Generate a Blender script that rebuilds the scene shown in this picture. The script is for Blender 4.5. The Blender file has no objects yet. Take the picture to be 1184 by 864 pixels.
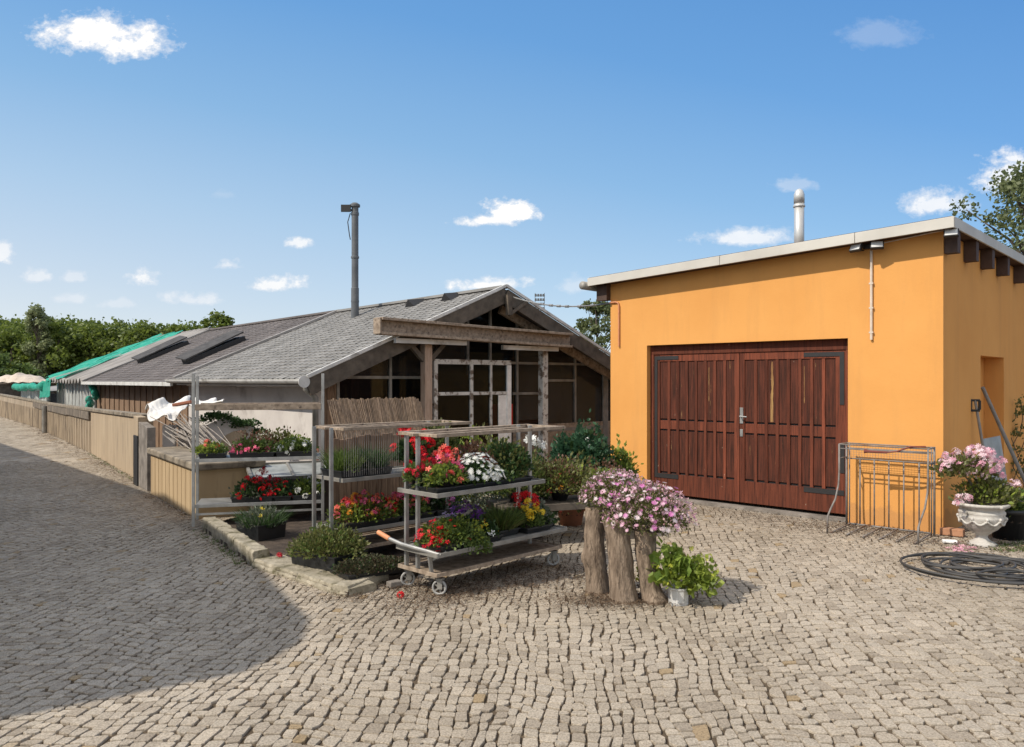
import bpy, bmesh, math, random
from mathutils import Vector, Matrix
import numpy as np
C = bpy.context.scene.collection
R = math.radians
PI = math.pi
F_PX, CX, HY, CH = 894.0, 592.0, 440.0, 1.8      # lens and horizon measured in the photograph, eye height

# ------------------------------------------------------------------ helpers
class Fr:
    """a level frame: origin and heading"""
    def __init__(s, x, y, rz=0.0, z=0.0):
        s.x, s.y, s.z, s.rz = x, y, z, rz
        s.c, s.s = math.cos(rz), math.sin(rz)
    def w(s, x, y, z=0.0):
        return Vector((s.x + x*s.c - y*s.s, s.y + x*s.s + y*s.c, s.z + z))
    def l(s, p):
        dx, dy = p[0]-s.x, p[1]-s.y
        return Vector((dx*s.c + dy*s.s, -dx*s.s + dy*s.c, p[2]-s.z))
    def hit(s, px, py, y):
        """local (x, z) where the sight line of a measured point meets the plane local y = const"""
        o = s.l((0, 0, CH)); k = (px-CX)/F_PX
        d = s.l((s.x + k, s.y + 1.0, s.z + (HY-py)/F_PX))
        t = (y-o.y)/d.y
        return o.x + d.x*t, o.z + d.z*t

def gp(px, py, z=0.0):
    Y = (CH-z)*F_PX/(py-HY)
    return Vector(((px-CX)/F_PX*Y, Y, z))
def at(px, py, Y):
    return Vector(((px-CX)/F_PX*Y, Y, CH+(HY-py)/F_PX*Y))

class MB:
    def __init__(s):
        s.v, s.f, s.m, s.mi = [], [], [], 0
    def add(s, vs, fs):
        n = len(s.v)
        s.v.extend([tuple(p) for p in vs])
        s.f.extend([tuple(i+n for i in f) for f in fs])
        s.m.extend([s.mi]*len(fs))
        return s
    def box(s, x0, x1, y0, y1, z0, z1):
        return s.add([(x0,y0,z0),(x1,y0,z0),(x1,y1,z0),(x0,y1,z0),(x0,y0,z1),(x1,y0,z1),(x1,y1,z1),(x0,y1,z1)],
                     [(0,3,2,1),(4,5,6,7),(0,1,5,4),(1,2,6,5),(2,3,7,6),(3,0,4,7)])
    def bar(s, a, b, w, h, up=(0,0,1)):
        a, b = Vector(a), Vector(b); d = (b-a).normalized(); u = Vector(up)
        if abs(d.dot(u)) > .98: u = Vector((0,1,0))
        r = d.cross(u).normalized()*w/2; u = r.cross(d).normalized()*h/2
        vs = [a-r-u, a+r-u, a+r+u, a-r+u, b-r-u, b+r-u, b+r+u, b-r+u]
        return s.add(vs, [(0,1,2,3),(7,6,5,4),(0,4,5,1),(1,5,6,2),(2,6,7,3),(3,7,4,0)])
    def quad(s, a, b, c, d):
        return s.add([a,b,c,d], [(0,1,2,3)])
    def prism(s, poly, a0, a1, axis='z'):
        n = len(poly)
        def P(p, a):
            return (p[0],p[1],a) if axis == 'z' else ((p[0],a,p[1]) if axis == 'y' else (a,p[0],p[1]))
        vs = [P(p,a0) for p in poly] + [P(p,a1) for p in poly]
        fs = [tuple(range(n))[::-1], tuple(range(n,2*n))] + [(i,(i+1)%n,(i+1)%n+n,i+n) for i in range(n)]
        return s.add(vs, fs)
    def tube(s, pts, r, n=8, caps=True, closed=False):
        pts = [Vector(p) for p in pts]; m = len(pts)
        rs = r if isinstance(r, (list,tuple)) else [r]*m
        prev = None; vs = []
        for i in range(m):
            if closed: d = pts[(i+1)%m]-pts[i-1]
            else: d = pts[min(i+1,m-1)]-pts[max(i-1,0)]
            d = d.normalized() if d.length > 1e-9 else Vector((0,0,1))
            if prev is None:
                u = d.orthogonal().normalized()
            else:
                u = (prev - d*prev.dot(d))
                u = u.normalized() if u.length > 1e-6 else d.orthogonal().normalized()
            prev = u; w = d.cross(u)
            for k in range(n):
                a = 2*PI*k/n
                vs.append(pts[i] + (u*math.cos(a)+w*math.sin(a))*rs[i])
        fs = []
        for i in range(m if closed else m-1):
            j = (i+1) % m
            for k in range(n):
                l = (k+1) % n
                fs.append((i*n+k, i*n+l, j*n+l, j*n+k))
        if caps and not closed:
            fs.append(tuple(range(n))[::-1]); fs.append(tuple((m-1)*n+k for k in range(n)))
        return s.add(vs, fs)
    def lathe(s, prof, c=(0,0,0), n=24):
        vs, m = [], len(prof)
        for (r,z) in prof:
            for k in range(n):
                a = 2*PI*k/n
                vs.append((c[0]+r*math.cos(a), c[1]+r*math.sin(a), c[2]+z))
        fs = [(i*n+k, i*n+(k+1)%n, (i+1)*n+(k+1)%n, (i+1)*n+k) for i in range(m-1) for k in range(n)]
        fs.append(tuple(range(n))[::-1]); fs.append(tuple((m-1)*n+k for k in range(n)))
        return s.add(vs, fs)
    def grid(s, fn, nu, nv):
        vs = [fn(i/nu, j/nv) for j in range(nv+1) for i in range(nu+1)]
        fs = [(j*(nu+1)+i, j*(nu+1)+i+1, (j+1)*(nu+1)+i+1, (j+1)*(nu+1)+i) for j in range(nv) for i in range(nu)]
        return s.add(vs, fs)
    def ball(s, c, rx, ry, rz, n=10, m=7):
        c = Vector(c); vs = [c+Vector((0,0,-rz))]
        for j in range(1,m):
            t = PI*j/m
            for k in range(n):
                a = 2*PI*k/n
                vs.append(c+Vector((rx*math.sin(t)*math.cos(a), ry*math.sin(t)*math.sin(a), -rz*math.cos(t))))
        vs.append(c+Vector((0,0,rz)))
        fs = [(0,1+(k+1)%n,1+k) for k in range(n)]
        for j in range(m-2):
            for k in range(n):
                a = 1+j*n; fs.append((a+k, a+(k+1)%n, a+n+(k+1)%n, a+n+k))
        L = len(vs)-1; a = 1+(m-2)*n
        fs += [(a+k, a+(k+1)%n, L) for k in range(n)]
        return s.add(vs, fs)
    # one leaf: two triangles folded on the midrib
    def leaf(s, p, d, side, size, w, fold):
        n = d.cross(side)
        a = p; t = p + d*size
        m = p + d*size*.5
        s.add([a, m+side*w+n*fold, t, m-side*w+n*fold], [(0,1,2),(0,2,3)])
    def flower(s, p, n, r, k=6, cup=.25):
        u = n.orthogonal().normalized(); v = n.cross(u)
        a0 = (p.x*97+p.y*53+p.z*31) % 6.28
        for i in range(k):
            a = a0 + 2*PI*i/k
            d = u*math.cos(a)+v*math.sin(a); e = u*-math.sin(a)+v*math.cos(a)
            q = p + d*r*.55
            w = r*1.75/k*1.35
            s.add([p, q+e*w*.6+n*r*cup*.5, p+d*r+n*r*cup*.75+e*w*.25, p+d*r+n*r*cup*.75-e*w*.25, q-e*w*.6+n*r*cup*.5], [(0,1,2,3,4)])

def smooth(o, on=True):
    for p in o.data.polygons: p.use_smooth = on

def obj(name, mb, mats, parent=None, loc=None, rz=0.0, sm=False, bevel=0.0, fix=True, solid=0.0, kind=None):
    me = bpy.data.meshes.new(name)
    me.from_pydata(mb.v, [], mb.f)
    mats = mats if isinstance(mats, (list,tuple)) else [mats]
    for m in mats: me.materials.append(m)
    if len(mats) > 1:
        me.polygons.foreach_set('material_index', mb.m)
    if fix:
        bm = bmesh.new(); bm.from_mesh(me)
        bmesh.ops.recalc_face_normals(bm, faces=bm.faces)
        bm.to_mesh(me); bm.free()
    o = bpy.data.objects.new(name, me); C.objects.link(o)
    if parent is not None: o.parent = parent
    if loc is not None: o.location = loc
    o.rotation_euler = (0,0,rz)
    if sm: smooth(o)
    if bevel:
        b = o.modifiers.new('bevel','BEVEL'); b.width = bevel; b.segments = 2; b.limit_method = 'ANGLE'
    if solid:
        b = o.modifiers.new('solid','SOLIDIFY'); b.thickness = solid; b.offset = 0
    if kind: o['kind'] = kind
    return o

def tag(o, label, cat, group=None):
    o['label'] = label; o['category'] = cat
    if group: o['group'] = group
    return o
def thing(name, label, cat, loc=(0,0,0), rz=0.0, group=None):
    o = bpy.data.objects.new(name, None); C.objects.link(o)
    o.empty_display_size = .2
    o.location = loc; o.rotation_euler = (0,0,rz)
    return tag(o, label, cat, group)
def at_frame(name, label, cat, fr, group=None):
    return thing(name, label, cat, (fr.x, fr.y, fr.z), fr.rz, group)

# ------------------------------------------------------------------ materials
def base_mat(name, rough=.7, metal=0.0, spec=.5):
    m = bpy.data.materials.new(name); m.use_nodes = True
    nt = m.node_tree; b = nt.nodes['Principled BSDF']
    b.inputs['Roughness'].default_value = rough; b.inputs['Metallic'].default_value = metal
    b.inputs['Specular IOR Level'].default_value = spec
    return m, nt, b
def nd(nt, t, **kw):
    n = nt.nodes.new(t)
    for k, v in kw.items(): setattr(n, k, v)
    return n
def ramp(nt, fac, stops):
    r = nd(nt, 'ShaderNodeValToRGB'); e = r.color_ramp.elements
    while len(e) < len(stops): e.new(.5)
    for i, (p, c) in enumerate(stops):
        e[i].position = p; e[i].color = (*c, 1)
    nt.links.new(fac, r.inputs[0]); return r.outputs[0]
def noise(nt, scale, detail=6, stretch=None, vec='Object', rough=.55):
    tc = nd(nt, 'ShaderNodeTexCoord'); out = tc.outputs[vec]
    if stretch:
        mp = nd(nt, 'ShaderNodeMapping'); mp.inputs['Scale'].default_value = stretch
        nt.links.new(out, mp.inputs[0]); out = mp.outputs[0]
    n = nd(nt, 'ShaderNodeTexNoise'); n.inputs['Scale'].default_value = scale
    n.inputs['Detail'].default_value = detail; n.inputs['Roughness'].default_value = rough
    nt.links.new(out, n.inputs['Vector']); return n.outputs['Fac']
def mixc(nt, fac, a, b, mode='MIX'):
    m = nd(nt, 'ShaderNodeMix', data_type='RGBA', blend_type=mode)
    for s, v in ((0,fac),(6,a),(7,b)):
        if isinstance(v, (int,float)): m.inputs[s].default_value = v
        elif isinstance(v, (tuple,list)): m.inputs[s].default_value = (*v,1)
        else: nt.links.new(v, m.inputs[s])
    return m.outputs[2]
def island(nt):
    return nd(nt, 'ShaderNodeNewGeometry').outputs['Random Per Island']
def bump(nt, b, h, dist=.01, strength=.6):
    n = nd(nt, 'ShaderNodeBump'); n.inputs['Distance'].default_value = dist; n.inputs['Strength'].default_value = strength
    nt.links.new(h, n.inputs['Height']); nt.links.new(n.outputs[0], b.inputs['Normal'])

def mottle(name, c1, c2, scale=3.0, rough=.75, stretch=None, lo=.35, hi=.65, bscale=60, bdist=.002, c3=None, s3=1.2, t3=(.55,.7), metal=0.0, isl=0.0, spec=.4):
    m, nt, b = base_mat(name, rough, metal, spec)
    col = ramp(nt, noise(nt, scale, 8, stretch), [(lo,c1),(hi,c2)])
    if c3:
        f = ramp(nt, noise(nt, s3, 7, stretch, rough=.65), [(t3[0],(0,0,0)),(t3[1],(1,1,1))])
        col = mixc(nt, f, col, c3)
    if isl:
        v = ramp(nt, island(nt), [(0,(1-isl,)*3),(1,(1+isl*.6,)*3)])
        col = mixc(nt, 1.0, col, v, 'MULTIPLY')
    nt.links.new(col, b.inputs['Base Color'])
    if bdist: bump(nt, b, noise(nt, bscale, 5, stretch), bdist)
    return m

def leafmat(name, dark, light, trans=.35, rough=.5, alt=None):
    m, nt, b = base_mat(name, rough, 0, .35)
    stops = [(0,dark),(.75,light)] + ([(1.0,alt)] if alt else [])
    col = ramp(nt, island(nt), stops)
    nt.links.new(col, b.inputs['Base Color'])
    t = nd(nt, 'ShaderNodeBsdfTranslucent')
    nt.links.new(mixc(nt, .5, col, tuple(min(1,x*1.6) for x in light)), t.inputs[0])
    mx = nd(nt, 'ShaderNodeMixShader'); mx.inputs[0].default_value = trans
    nt.links.new(b.outputs[0], mx.inputs[1]); nt.links.new(t.outputs[0], mx.inputs[2])
    nt.links.new(mx.outputs[0], nt.nodes['Material Output'].inputs[0])
    return m
def plain(name, c, rough=.5, metal=0.0, spec=.5):
    m, nt, b = base_mat(name, rough, metal, spec)
    n = noise(nt, 9, 5)
    col = ramp(nt, n, [(.3,tuple(x*.82 for x in c)),(.7,tuple(min(1,x*1.12) for x in c))])
    nt.links.new(col, b.inputs['Base Color'])
    return m

M = {}
def plaster():
    m, nt, b = base_mat('orange_plaster', .9, 0, .2)
    col = ramp(nt, noise(nt, 1.1, 8), [(.3,(.635,.295,.082)),(.7,(.70,.34,.10))])
    st = ramp(nt, noise(nt, 2.2, 8, (1.6,1.6,.18), rough=.7), [(.50,(0,0,0)),(.8,(.5,)*3)])
    col = mixc(nt, st, col, (.50,.25,.085))
    sp = ramp(nt, noise(nt, 14, 3), [(.70,(0,0,0)),(.74,(.3,)*3)])
    col = mixc(nt, sp, col, (.55,.30,.12))
    # dirt splashed on the lowest courses
    tc = nd(nt,'ShaderNodeTexCoord'); sx = nd(nt,'ShaderNodeSeparateXYZ'); nt.links.new(tc.outputs['Object'], sx.inputs[0])
    ma = nd(nt,'ShaderNodeMath', operation='MULTIPLY_ADD'); nt.links.new(noise(nt, 5, 7),ma.inputs[0]); ma.inputs[1].default_value = -.42
    nt.links.new(sx.outputs[2], ma.inputs[2])
    dz = ramp(nt, ma.outputs[0], [(-.0,(.45,)*3),(.05,(0,0,0))])
    col = mixc(nt, dz, col, (.40,.20,.085))
    nt.links.new(col, b.inputs['Base Color'])
    bump(nt, b, noise(nt, 22, 8, rough=.7), .006, .35)
    return m
M['orange'] = plaster()
M['fascia'] = mottle('fascia_metal', (.46,.43,.38), (.56,.53,.47), 1.5, .55, bdist=0)
M['rafter'] = mottle('dark_rafter_wood', (.05,.028,.02), (.085,.05,.035), 6, .75, (1,1,1))
def doorwood(name, c1, c2, cw, amt, bare=None):
    m, nt, b = base_mat(name, .78, 0, .18)
    v = ramp(nt, noise(nt, 6, 8, (5,5,.35)), [(.3,c1),(.7,c2)])
    w = ramp(nt, noise(nt, 7, 8, (6,6,.28), rough=.7), [(.62-amt*.3,(0,0,0)),(.70-amt*.1,(.85,)*3)])
    col = mixc(nt, w, v, cw)
    if bare:
        f = ramp(nt, noise(nt, 9, 6, (4,4,.2), rough=.7), [(.66,(0,0,0)),(.70,(1,1,1))])
        col = mixc(nt, f, col, bare)
    iv = ramp(nt, island(nt), [(0,(.62,.60,.60)),(.5,(.95,)*3),(1,(1.42,1.35,1.3))])
    fk = ramp(nt, noise(nt, 26, 3, (1,1,.35)), [(.74,(0,0,0)),(.76,(.6,)*3)])
    col = mixc(nt, fk, col, (.42,.33,.25))
    col = mixc(nt, 1.0, col, iv, 'MULTIPLY')
    nt.links.new(col, b.inputs['Base Color'])
    bump(nt, b, noise(nt, 9, 6, (8,8,.3)), .004, .5)
    return m
M['door_frame'] = doorwood('red_brown_door_frame', (.115,.033,.018), (.170,.050,.027), (.05,.018,.012), .55)
M['door_panel'] = doorwood('weathered_door_boards', (.098,.029,.017), (.165,.048,.027), (.026,.014,.010), .80, (.40,.24,.10))
M['bare_board'] = doorwood('bare_yellowed_board', (.36,.22,.075), (.46,.30,.115), (.12,.04,.024), 1.0)
M['black_iron'] = plain('black_iron', (.018,.017,.017), .6)
M['steel'] = mottle('galvanised_steel', (.28,.275,.26), (.41,.405,.385), 7, .45, metal=.55, bdist=0)
M['dull_steel'] = mottle('weathered_galvanised_steel', (.19,.18,.16), (.32,.30,.265), 5, .6, metal=.25, bdist=.001)
M['rusty'] = mottle('rusty_grey_iron', (.17,.15,.135), (.27,.25,.23), 9, .7, metal=.3, c3=(.15,.075,.04), s3=6, bdist=.001)
M['chrome'] = mottle('stainless_flue', (.52,.51,.49), (.62,.61,.58), 2, .42, metal=.45, bdist=0)
M['pole'] = mottle('dark_grey_pipe', (.09,.095,.10), (.13,.135,.14), 4, .5, bdist=0)
M['lamp_glass'] = plain('floodlight_glass', (.62,.62,.60), .25)
M['white_pipe'] = plain('white_conduit', (.62,.52,.42), .6)
M['shingle'] = mottle('grey_shingles', (.20,.192,.178), (.27,.26,.243), 1.6, .85, isl=.13, c3=(.155,.15,.132), s3=2.2, t3=(.58,.75), bscale=90, bdist=.003)
M['brown_shingle'] = mottle('brown_grey_shingles', (.115,.10,.093), (.165,.145,.136), 1.4, .88, isl=.14, bscale=90, bdist=.003)
M['corrugated'] = mottle('corrugated_fibre_sheet', (.19,.178,.165), (.33,.31,.29), 1.5, .8, (.25,2,1), c3=(.16,.14,.12), s3=1.0, bdist=.001)
M['white_trim'] = mottle('weathered_white_trim', (.50,.49,.46), (.66,.65,.62), 4, .6, c3=(.28,.26,.23), s3=3, bdist=0)
M['old_wood'] = mottle('grey_brown_old_wood', (.22,.165,.118), (.40,.315,.235), 5, .85, (3,3,3), isl=.2, c3=(.07,.05,.04), s3=6, bdist=.003)
M['dark_wood'] = mottle('dark_barge_wood', (.075,.060,.046), (.145,.118,.09), 6, .85, isl=.2, bdist=.003)
M['tan_wood'] = mottle('brown_plank_wood', (.17,.105,.065), (.31,.205,.13), 7, .85, (6,6,.4), isl=.3, c3=(.07,.045,.03), s3=5, bdist=.003)
M['flaky'] = mottle('flaking_white_paint', (.52,.50,.46), (.66,.64,.60), 5, .7, c3=(.17,.13,.10), s3=7, t3=(.5,.58), bdist=.003)
M['white'] = plain('white_board', (.86,.85,.82), .5)
M['wall_pale'] = mottle('pale_grey_render', (.50,.46,.43), (.60,.56,.52), 1.5, .9, c3=(.36,.32,.29), s3=1.2, bdist=.003)
M['beige'] = mottle('beige_render', (.36,.275,.185), (.44,.345,.235), 1.2, .9, (3,3,.5), c3=(.25,.195,.14), s3=2.0, t3=(.52,.74), bscale=50, bdist=.004)
M['beige2'] = mottle('warm_beige_render', (.40,.285,.16), (.47,.345,.20), 1.1, .9, (3,3,.5), c3=(.28,.20,.12), s3=2.4, t3=(.60,.78), bscale=50, bdist=.004)
M['streaky'] = mottle('streaked_board_marked_concrete', (.31,.245,.172), (.43,.345,.25), 2.5, .92, (4,4,.35), c3=(.15,.12,.09), s3=2.6, t3=(.47,.66), bscale=40, bdist=.006)
M['coping'] = mottle('mossy_coping', (.16,.13,.095), (.31,.26,.195), 5, .95, c3=(.07,.06,.045), s3=4, bdist=.01)
M['band'] = mottle('blackened_concrete_band', (.085,.072,.058), (.22,.18,.14), 3, .95, (2,2,.7), c3=(.30,.25,.19), s3=3, t3=(.55,.7), bscale=40, bdist=.008)
M['stone_grey'] = mottle('grey_rubble_stone', (.15,.13,.11), (.28,.245,.21), 6, .92, bscale=30, bdist=.012)
M['kerb'] = mottle('mossy_granular_kerb', (.23,.20,.145), (.42,.37,.28), 14, .95, c3=(.12,.105,.06), s3=7, t3=(.5,.62), bscale=70, bdist=.012)
M['soil'] = mottle('dark_soil', (.035,.025,.018), (.085,.062,.045), 9, .98, bscale=40, bdist=.02)
M['black_plastic'] = plain('black_plastic_tray', (.016,.017,.018), .45)
M['terracotta'] = plain('terracotta', (.36,.15,.085), .8)
M['urn'] = mottle('white_cast_stone', (.42,.39,.35), (.55,.52,.47), 6, .85, c3=(.22,.20,.16), s3=7, t3=(.5,.68), bdist=.004)
M['hose'] = plain('black_rubber_hose', (.05,.048,.046), .6)
M['bark'] = mottle('grey_brown_bark', (.14,.10,.07), (.31,.235,.17), 9, .95, (3,3,.8), c3=(.09,.065,.045), s3=8, t3=(.52,.66), bscale=28, bdist=.02)
M['trunk'] = mottle('tree_bark', (.07,.055,.042), (.14,.115,.09), 6, .95, (3,3,.6), bdist=.02)
def netmat():
    m, nt, b = base_mat('green_shade_netting', .6, 0, .2)
    st = noise(nt, 5, 5, (1,6,1))
    nt.links.new(ramp(nt, st, [(.3,(.015,.25,.17)),(.55,(.04,.40,.29)),(.75,(.20,.52,.42))]), b.inputs['Base Color'])
    tr = nd(nt,'ShaderNodeBsdfTransparent'); mx = nd(nt,'ShaderNodeMixShader'); mx.inputs[0].default_value = .72
    nt.links.new(tr.outputs[0], mx.inputs[1]); nt.links.new(b.outputs[0], mx.inputs[2]); nt.links.new(mx.outputs[0], nt.nodes['Material Output'].inputs[0])
    return m
M['netting'] = netmat()
M['tarp'] = mottle('creased_beige_tarp', (.48,.40,.32), (.60,.51,.42), 3, .8, c3=(.30,.24,.18), s3=4, bscale=12, bdist=.03)
M['white_tarp'] = mottle('creased_white_sheet', (.60,.575,.53), (.72,.695,.65), 4, .6, bscale=16, bdist=.02)
M['cane'] = mottle('grey_canes', (.20,.175,.15), (.36,.32,.28), 9, .8, isl=.3, bdist=0)
M['reed'] = mottle('reed_mat', (.20,.135,.085), (.40,.285,.195), 9, .9, (8,8,.3), isl=.3, bdist=.004)
M['tan_post'] = mottle('pinkish_tan_post', (.34,.235,.17), (.50,.37,.28), 5, .8, (4,4,.5), c3=(.18,.12,.09), s3=5, bdist=.003)
M['lid_dark'] = mottle('dark_weathered_lid', (.045,.042,.04), (.085,.08,.076), 4, .8, bdist=.001)
M['red'] = plain('red_paint', (.50,.02,.02), .5)
M['rust_tile'] = plain('rust_red_tile', (.30,.11,.06), .8)
M['brick'] = mottle('chipped_brick', (.36,.17,.09), (.46,.24,.14), 12, .9)
M['handle_orange'] = plain('orange_grip', (.62,.26,.12), .6)
M['wheel'] = plain('grey_wheel', (.34,.33,.31), .6)
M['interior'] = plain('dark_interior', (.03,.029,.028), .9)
M['curtain'] = mottle('dusty_pink_brown_board', (.17,.11,.085), (.23,.155,.125), 1.2, .9)
M['tool_grey'] = plain('grey_tool_handle', (.25,.235,.22), .7)
def glassmat(name, tint, dust, dcol, rough=.03):
    m = bpy.data.materials.new(name); m.use_nodes = True; nt = m.node_tree
    b = nt.nodes['Principled BSDF']; out = nt.nodes['Material Output']
    tr = nd(nt,'ShaderNodeBsdfTransparent'); tr.inputs[0].default_value = (*tint,1)
    gl = nd(nt,'ShaderNodeBsdfGlossy'); gl.inputs[0].default_value = (.55,.7,.85,1); gl.inputs['Roughness'].default_value = rough
    fr = nd(nt,'ShaderNodeFresnel'); fr.inputs[0].default_value = 1.38
    mx = nd(nt,'ShaderNodeMixShader'); nt.links.new(fr.outputs[0], mx.inputs[0]); nt.links.new(tr.outputs[0], mx.inputs[1]); nt.links.new(gl.outputs[0], mx.inputs[2])
    b.inputs['Base Color'].default_value = (*dcol,1); b.inputs['Roughness'].default_value = .8
    d = ramp(nt, noise(nt, 2.5, 8, (1,1,.5)), [(.3,(dust*.4,)*3),(.75,(dust*1.6,)*3)])
    m2 = nd(nt,'ShaderNodeMixShader'); nt.links.new(d, m2.inputs[0]); nt.links.new(mx.outputs[0], m2.inputs[1]); nt.links.new(b.outputs[0], m2.inputs[2])
    nt.links.new(m2.outputs[0], out.inputs[0]); return m
M['glass'] = glassmat('grimy_window_glass', (.55,.57,.57), .06, (.045,.043,.042))
M['brown_glass'] = glassmat('brown_dusty_glass', (.5,.46,.43), .30, (.10,.088,.080))
M['pale_glass'] = glassmat('chalked_greenhouse_glass', (.85,.88,.86), .6, (.62,.63,.60), .1)
M['old_pane'] = mottle('limed_glass_pane', (.22,.23,.215), (.36,.37,.35), 5, .35, bdist=0)
M['sheet_glass'] = glassmat('old_glass_sheet', (.7,.75,.72), .5, (.32,.33,.30), .05)
# foliage and blossom
M['lf_dark'] = leafmat('dark_leaf', (.018,.042,.014), (.06,.11,.034))
M['lf_mid'] = leafmat('mid_leaf', (.045,.08,.018), (.13,.18,.045))
M['lf_lime'] = leafmat('lime_leaf', (.11,.16,.022), (.29,.35,.06), .4)
M['lf_olive'] = leafmat('olive_leaf', (.06,.07,.022), (.165,.17,.055), .3)
M['lf_grey'] = leafmat('grey_green_leaf', (.07,.085,.055), (.16,.18,.125), .25)
M['lf_red'] = leafmat('bronze_leaf', (.06,.035,.02), (.15,.085,.05), .3, .5, (.20,.06,.045))
M['lf_blue'] = leafmat('bluish_dark_leaf', (.016,.05,.025), (.05,.12,.06), .25)
M['lf_tree'] = leafmat('forest_leaf', (.04,.068,.013), (.155,.195,.036), .40)
M['lf_tree2'] = leafmat('airy_tree_leaf', (.06,.08,.03), (.16,.185,.075), .4)
M['lf_pale'] = leafmat('pale_tree_leaf', (.15,.18,.08), (.28,.31,.16), .45)
M['grass'] = leafmat('grass_blade', (.04,.075,.015), (.12,.17,.04), .35)
M['sedum'] = leafmat('sedum_leaf', (.03,.028,.016), (.075,.075,.035), .2, .6, (.09,.045,.03))
M['litter'] = leafmat('dry_leaf_litter', (.05,.032,.019), (.14,.09,.055), .1, .9, (.22,.155,.10))
def fl(name, a, b): M[name] = leafmat('petal_'+name, a, b, .3, .55)
fl('f_red', (.50,.006,.012), (.78,.02,.03)); fl('f_pink', (.72,.05,.17), (.90,.20,.33)); fl('f_white', (.72,.72,.66), (.88,.88,.83))
fl('f_coral', (.62,.06,.06), (.85,.20,.13)); fl('f_yellow', (.80,.50,.02), (.90,.70,.06)); fl('f_purple', (.07,.015,.13), (.18,.05,.28))
fl('f_lilac', (.35,.25,.50), (.60,.48,.70)); fl('f_rose', (.70,.30,.46), (.88,.58,.70)); fl('f_pale', (.80,.62,.66), (.92,.80,.82)); fl('f_orange', (.75,.22,.02), (.85,.40,.05))
M['f_lock']=plain('dark_red_lock',(.16,.03,.02),.5); fl('f_rhodo', (.62,.24,.34), (.84,.50,.58)); fl('f_pale2', (.76,.48,.54), (.90,.72,.75)); fl('f_yellowgreen', (.35,.38,.03), (.55,.56,.08))
M['white_tin']=mottle('dented_white_tin',(.58,.57,.55),(.74,.73,.71),9,.4,metal=.2,c3=(.35,.33,.31),s3=8)
M['lf_mid2']=leafmat('fresh_leaf',(.13,.20,.035),(.26,.34,.07),.4)
fl('f_crimson', (.36,.004,.02), (.6,.015,.04)); fl('f_magenta', (.62,.12,.42), (.80,.30,.62))
# ------------------------------------------------------------------ camera, sky, sun
scn = bpy.context.scene
cam = bpy.data.cameras.new('camera'); camo = bpy.data.objects.new('camera', cam); C.objects.link(camo)
camo.location = (0,0,CH); camo.rotation_euler = (R(90),0,0)
cam.sensor_width = 36; cam.lens = F_PX/1184*36; cam.shift_y = 8/1184; cam.clip_end = 3000; cam.clip_start = .05
scn.camera = camo
scn.view_settings.view_transform = 'Standard'; scn.view_settings.look = 'None'
scn.view_settings.exposure = 0.5; scn.view_settings.gamma = 1.0
scn.cycles.max_bounces = 8; scn.cycles.transparent_max_bounces = 12

SUN = Vector((-.927,-.50,1.05)).normalized()
sl = bpy.data.lights.new('sun','SUN'); sl.energy = 3.2; sl.angle = R(.6); sl.color = (1,.925,.81)
so = bpy.data.objects.new('sun', sl); C.objects.link(so); so.rotation_euler = SUN.to_track_quat('Z','Y').to_euler()
so.location = (-20,-12,30)
w = bpy.data.worlds.new('World'); scn.world = w; w.use_nodes = True
nt = w.node_tree; bg = nt.nodes['Background']; wo = nt.nodes['World Output']
sky = nd(nt,'ShaderNodeTexSky', sky_type='NISHITA'); sky.sun_disc = False
sky.sun_elevation = math.asin(SUN.z); sky.sun_rotation = math.atan2(SUN.x, SUN.y)
sky.air_density = 1.0; sky.dust_density = 0.1; sky.ozone_density = 2.8
bg.inputs[1].default_value = .145
# small fair-weather clouds, each at its own bearing and height in the sky
tc = nd(nt,'ShaderNodeTexCoord'); dirv = tc.outputs['Generated']
sp = nd(nt,'ShaderNodeSeparateXYZ'); nt.links.new(dirv, sp.inputs[0])
def mth(op, a, b=None, c=None, clamp=False):
    n = nd(nt,'ShaderNodeMath', operation=op); n.use_clamp = clamp
    for i, v in enumerate((a,b,c)):
        if v is None: continue
        if isinstance(v,(int,float)): n.inputs[i].default_value = v
        else: nt.links.new(v, n.inputs[i])
    return n.outputs[0]
hy = mth('MAXIMUM', sp.outputs[1], .02)
ta = mth('DIVIDE', sp.outputs[0], hy); te = mth('DIVIDE', sp.outputs[2], hy)      # tangents of bearing and of height, north = +Y
def wnoise(scale, detail, off=0.0, rough=.6):
    cmb = nd(nt,'ShaderNodeCombineXYZ'); nt.links.new(ta, cmb.inputs[0]); nt.links.new(mth('MULTIPLY', te, 1.35), cmb.inputs[1]); cmb.inputs[2].default_value = off
    n = nd(nt,'ShaderNodeTexNoise'); n.inputs['Scale'].default_value = scale; n.inputs['Detail'].default_value = detail; n.inputs['Roughness'].default_value = rough
    nt.links.new(cmb.outputs[0], n.inputs['Vector']); return mth('SUBTRACT', n.outputs['Fac'], .5)
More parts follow.
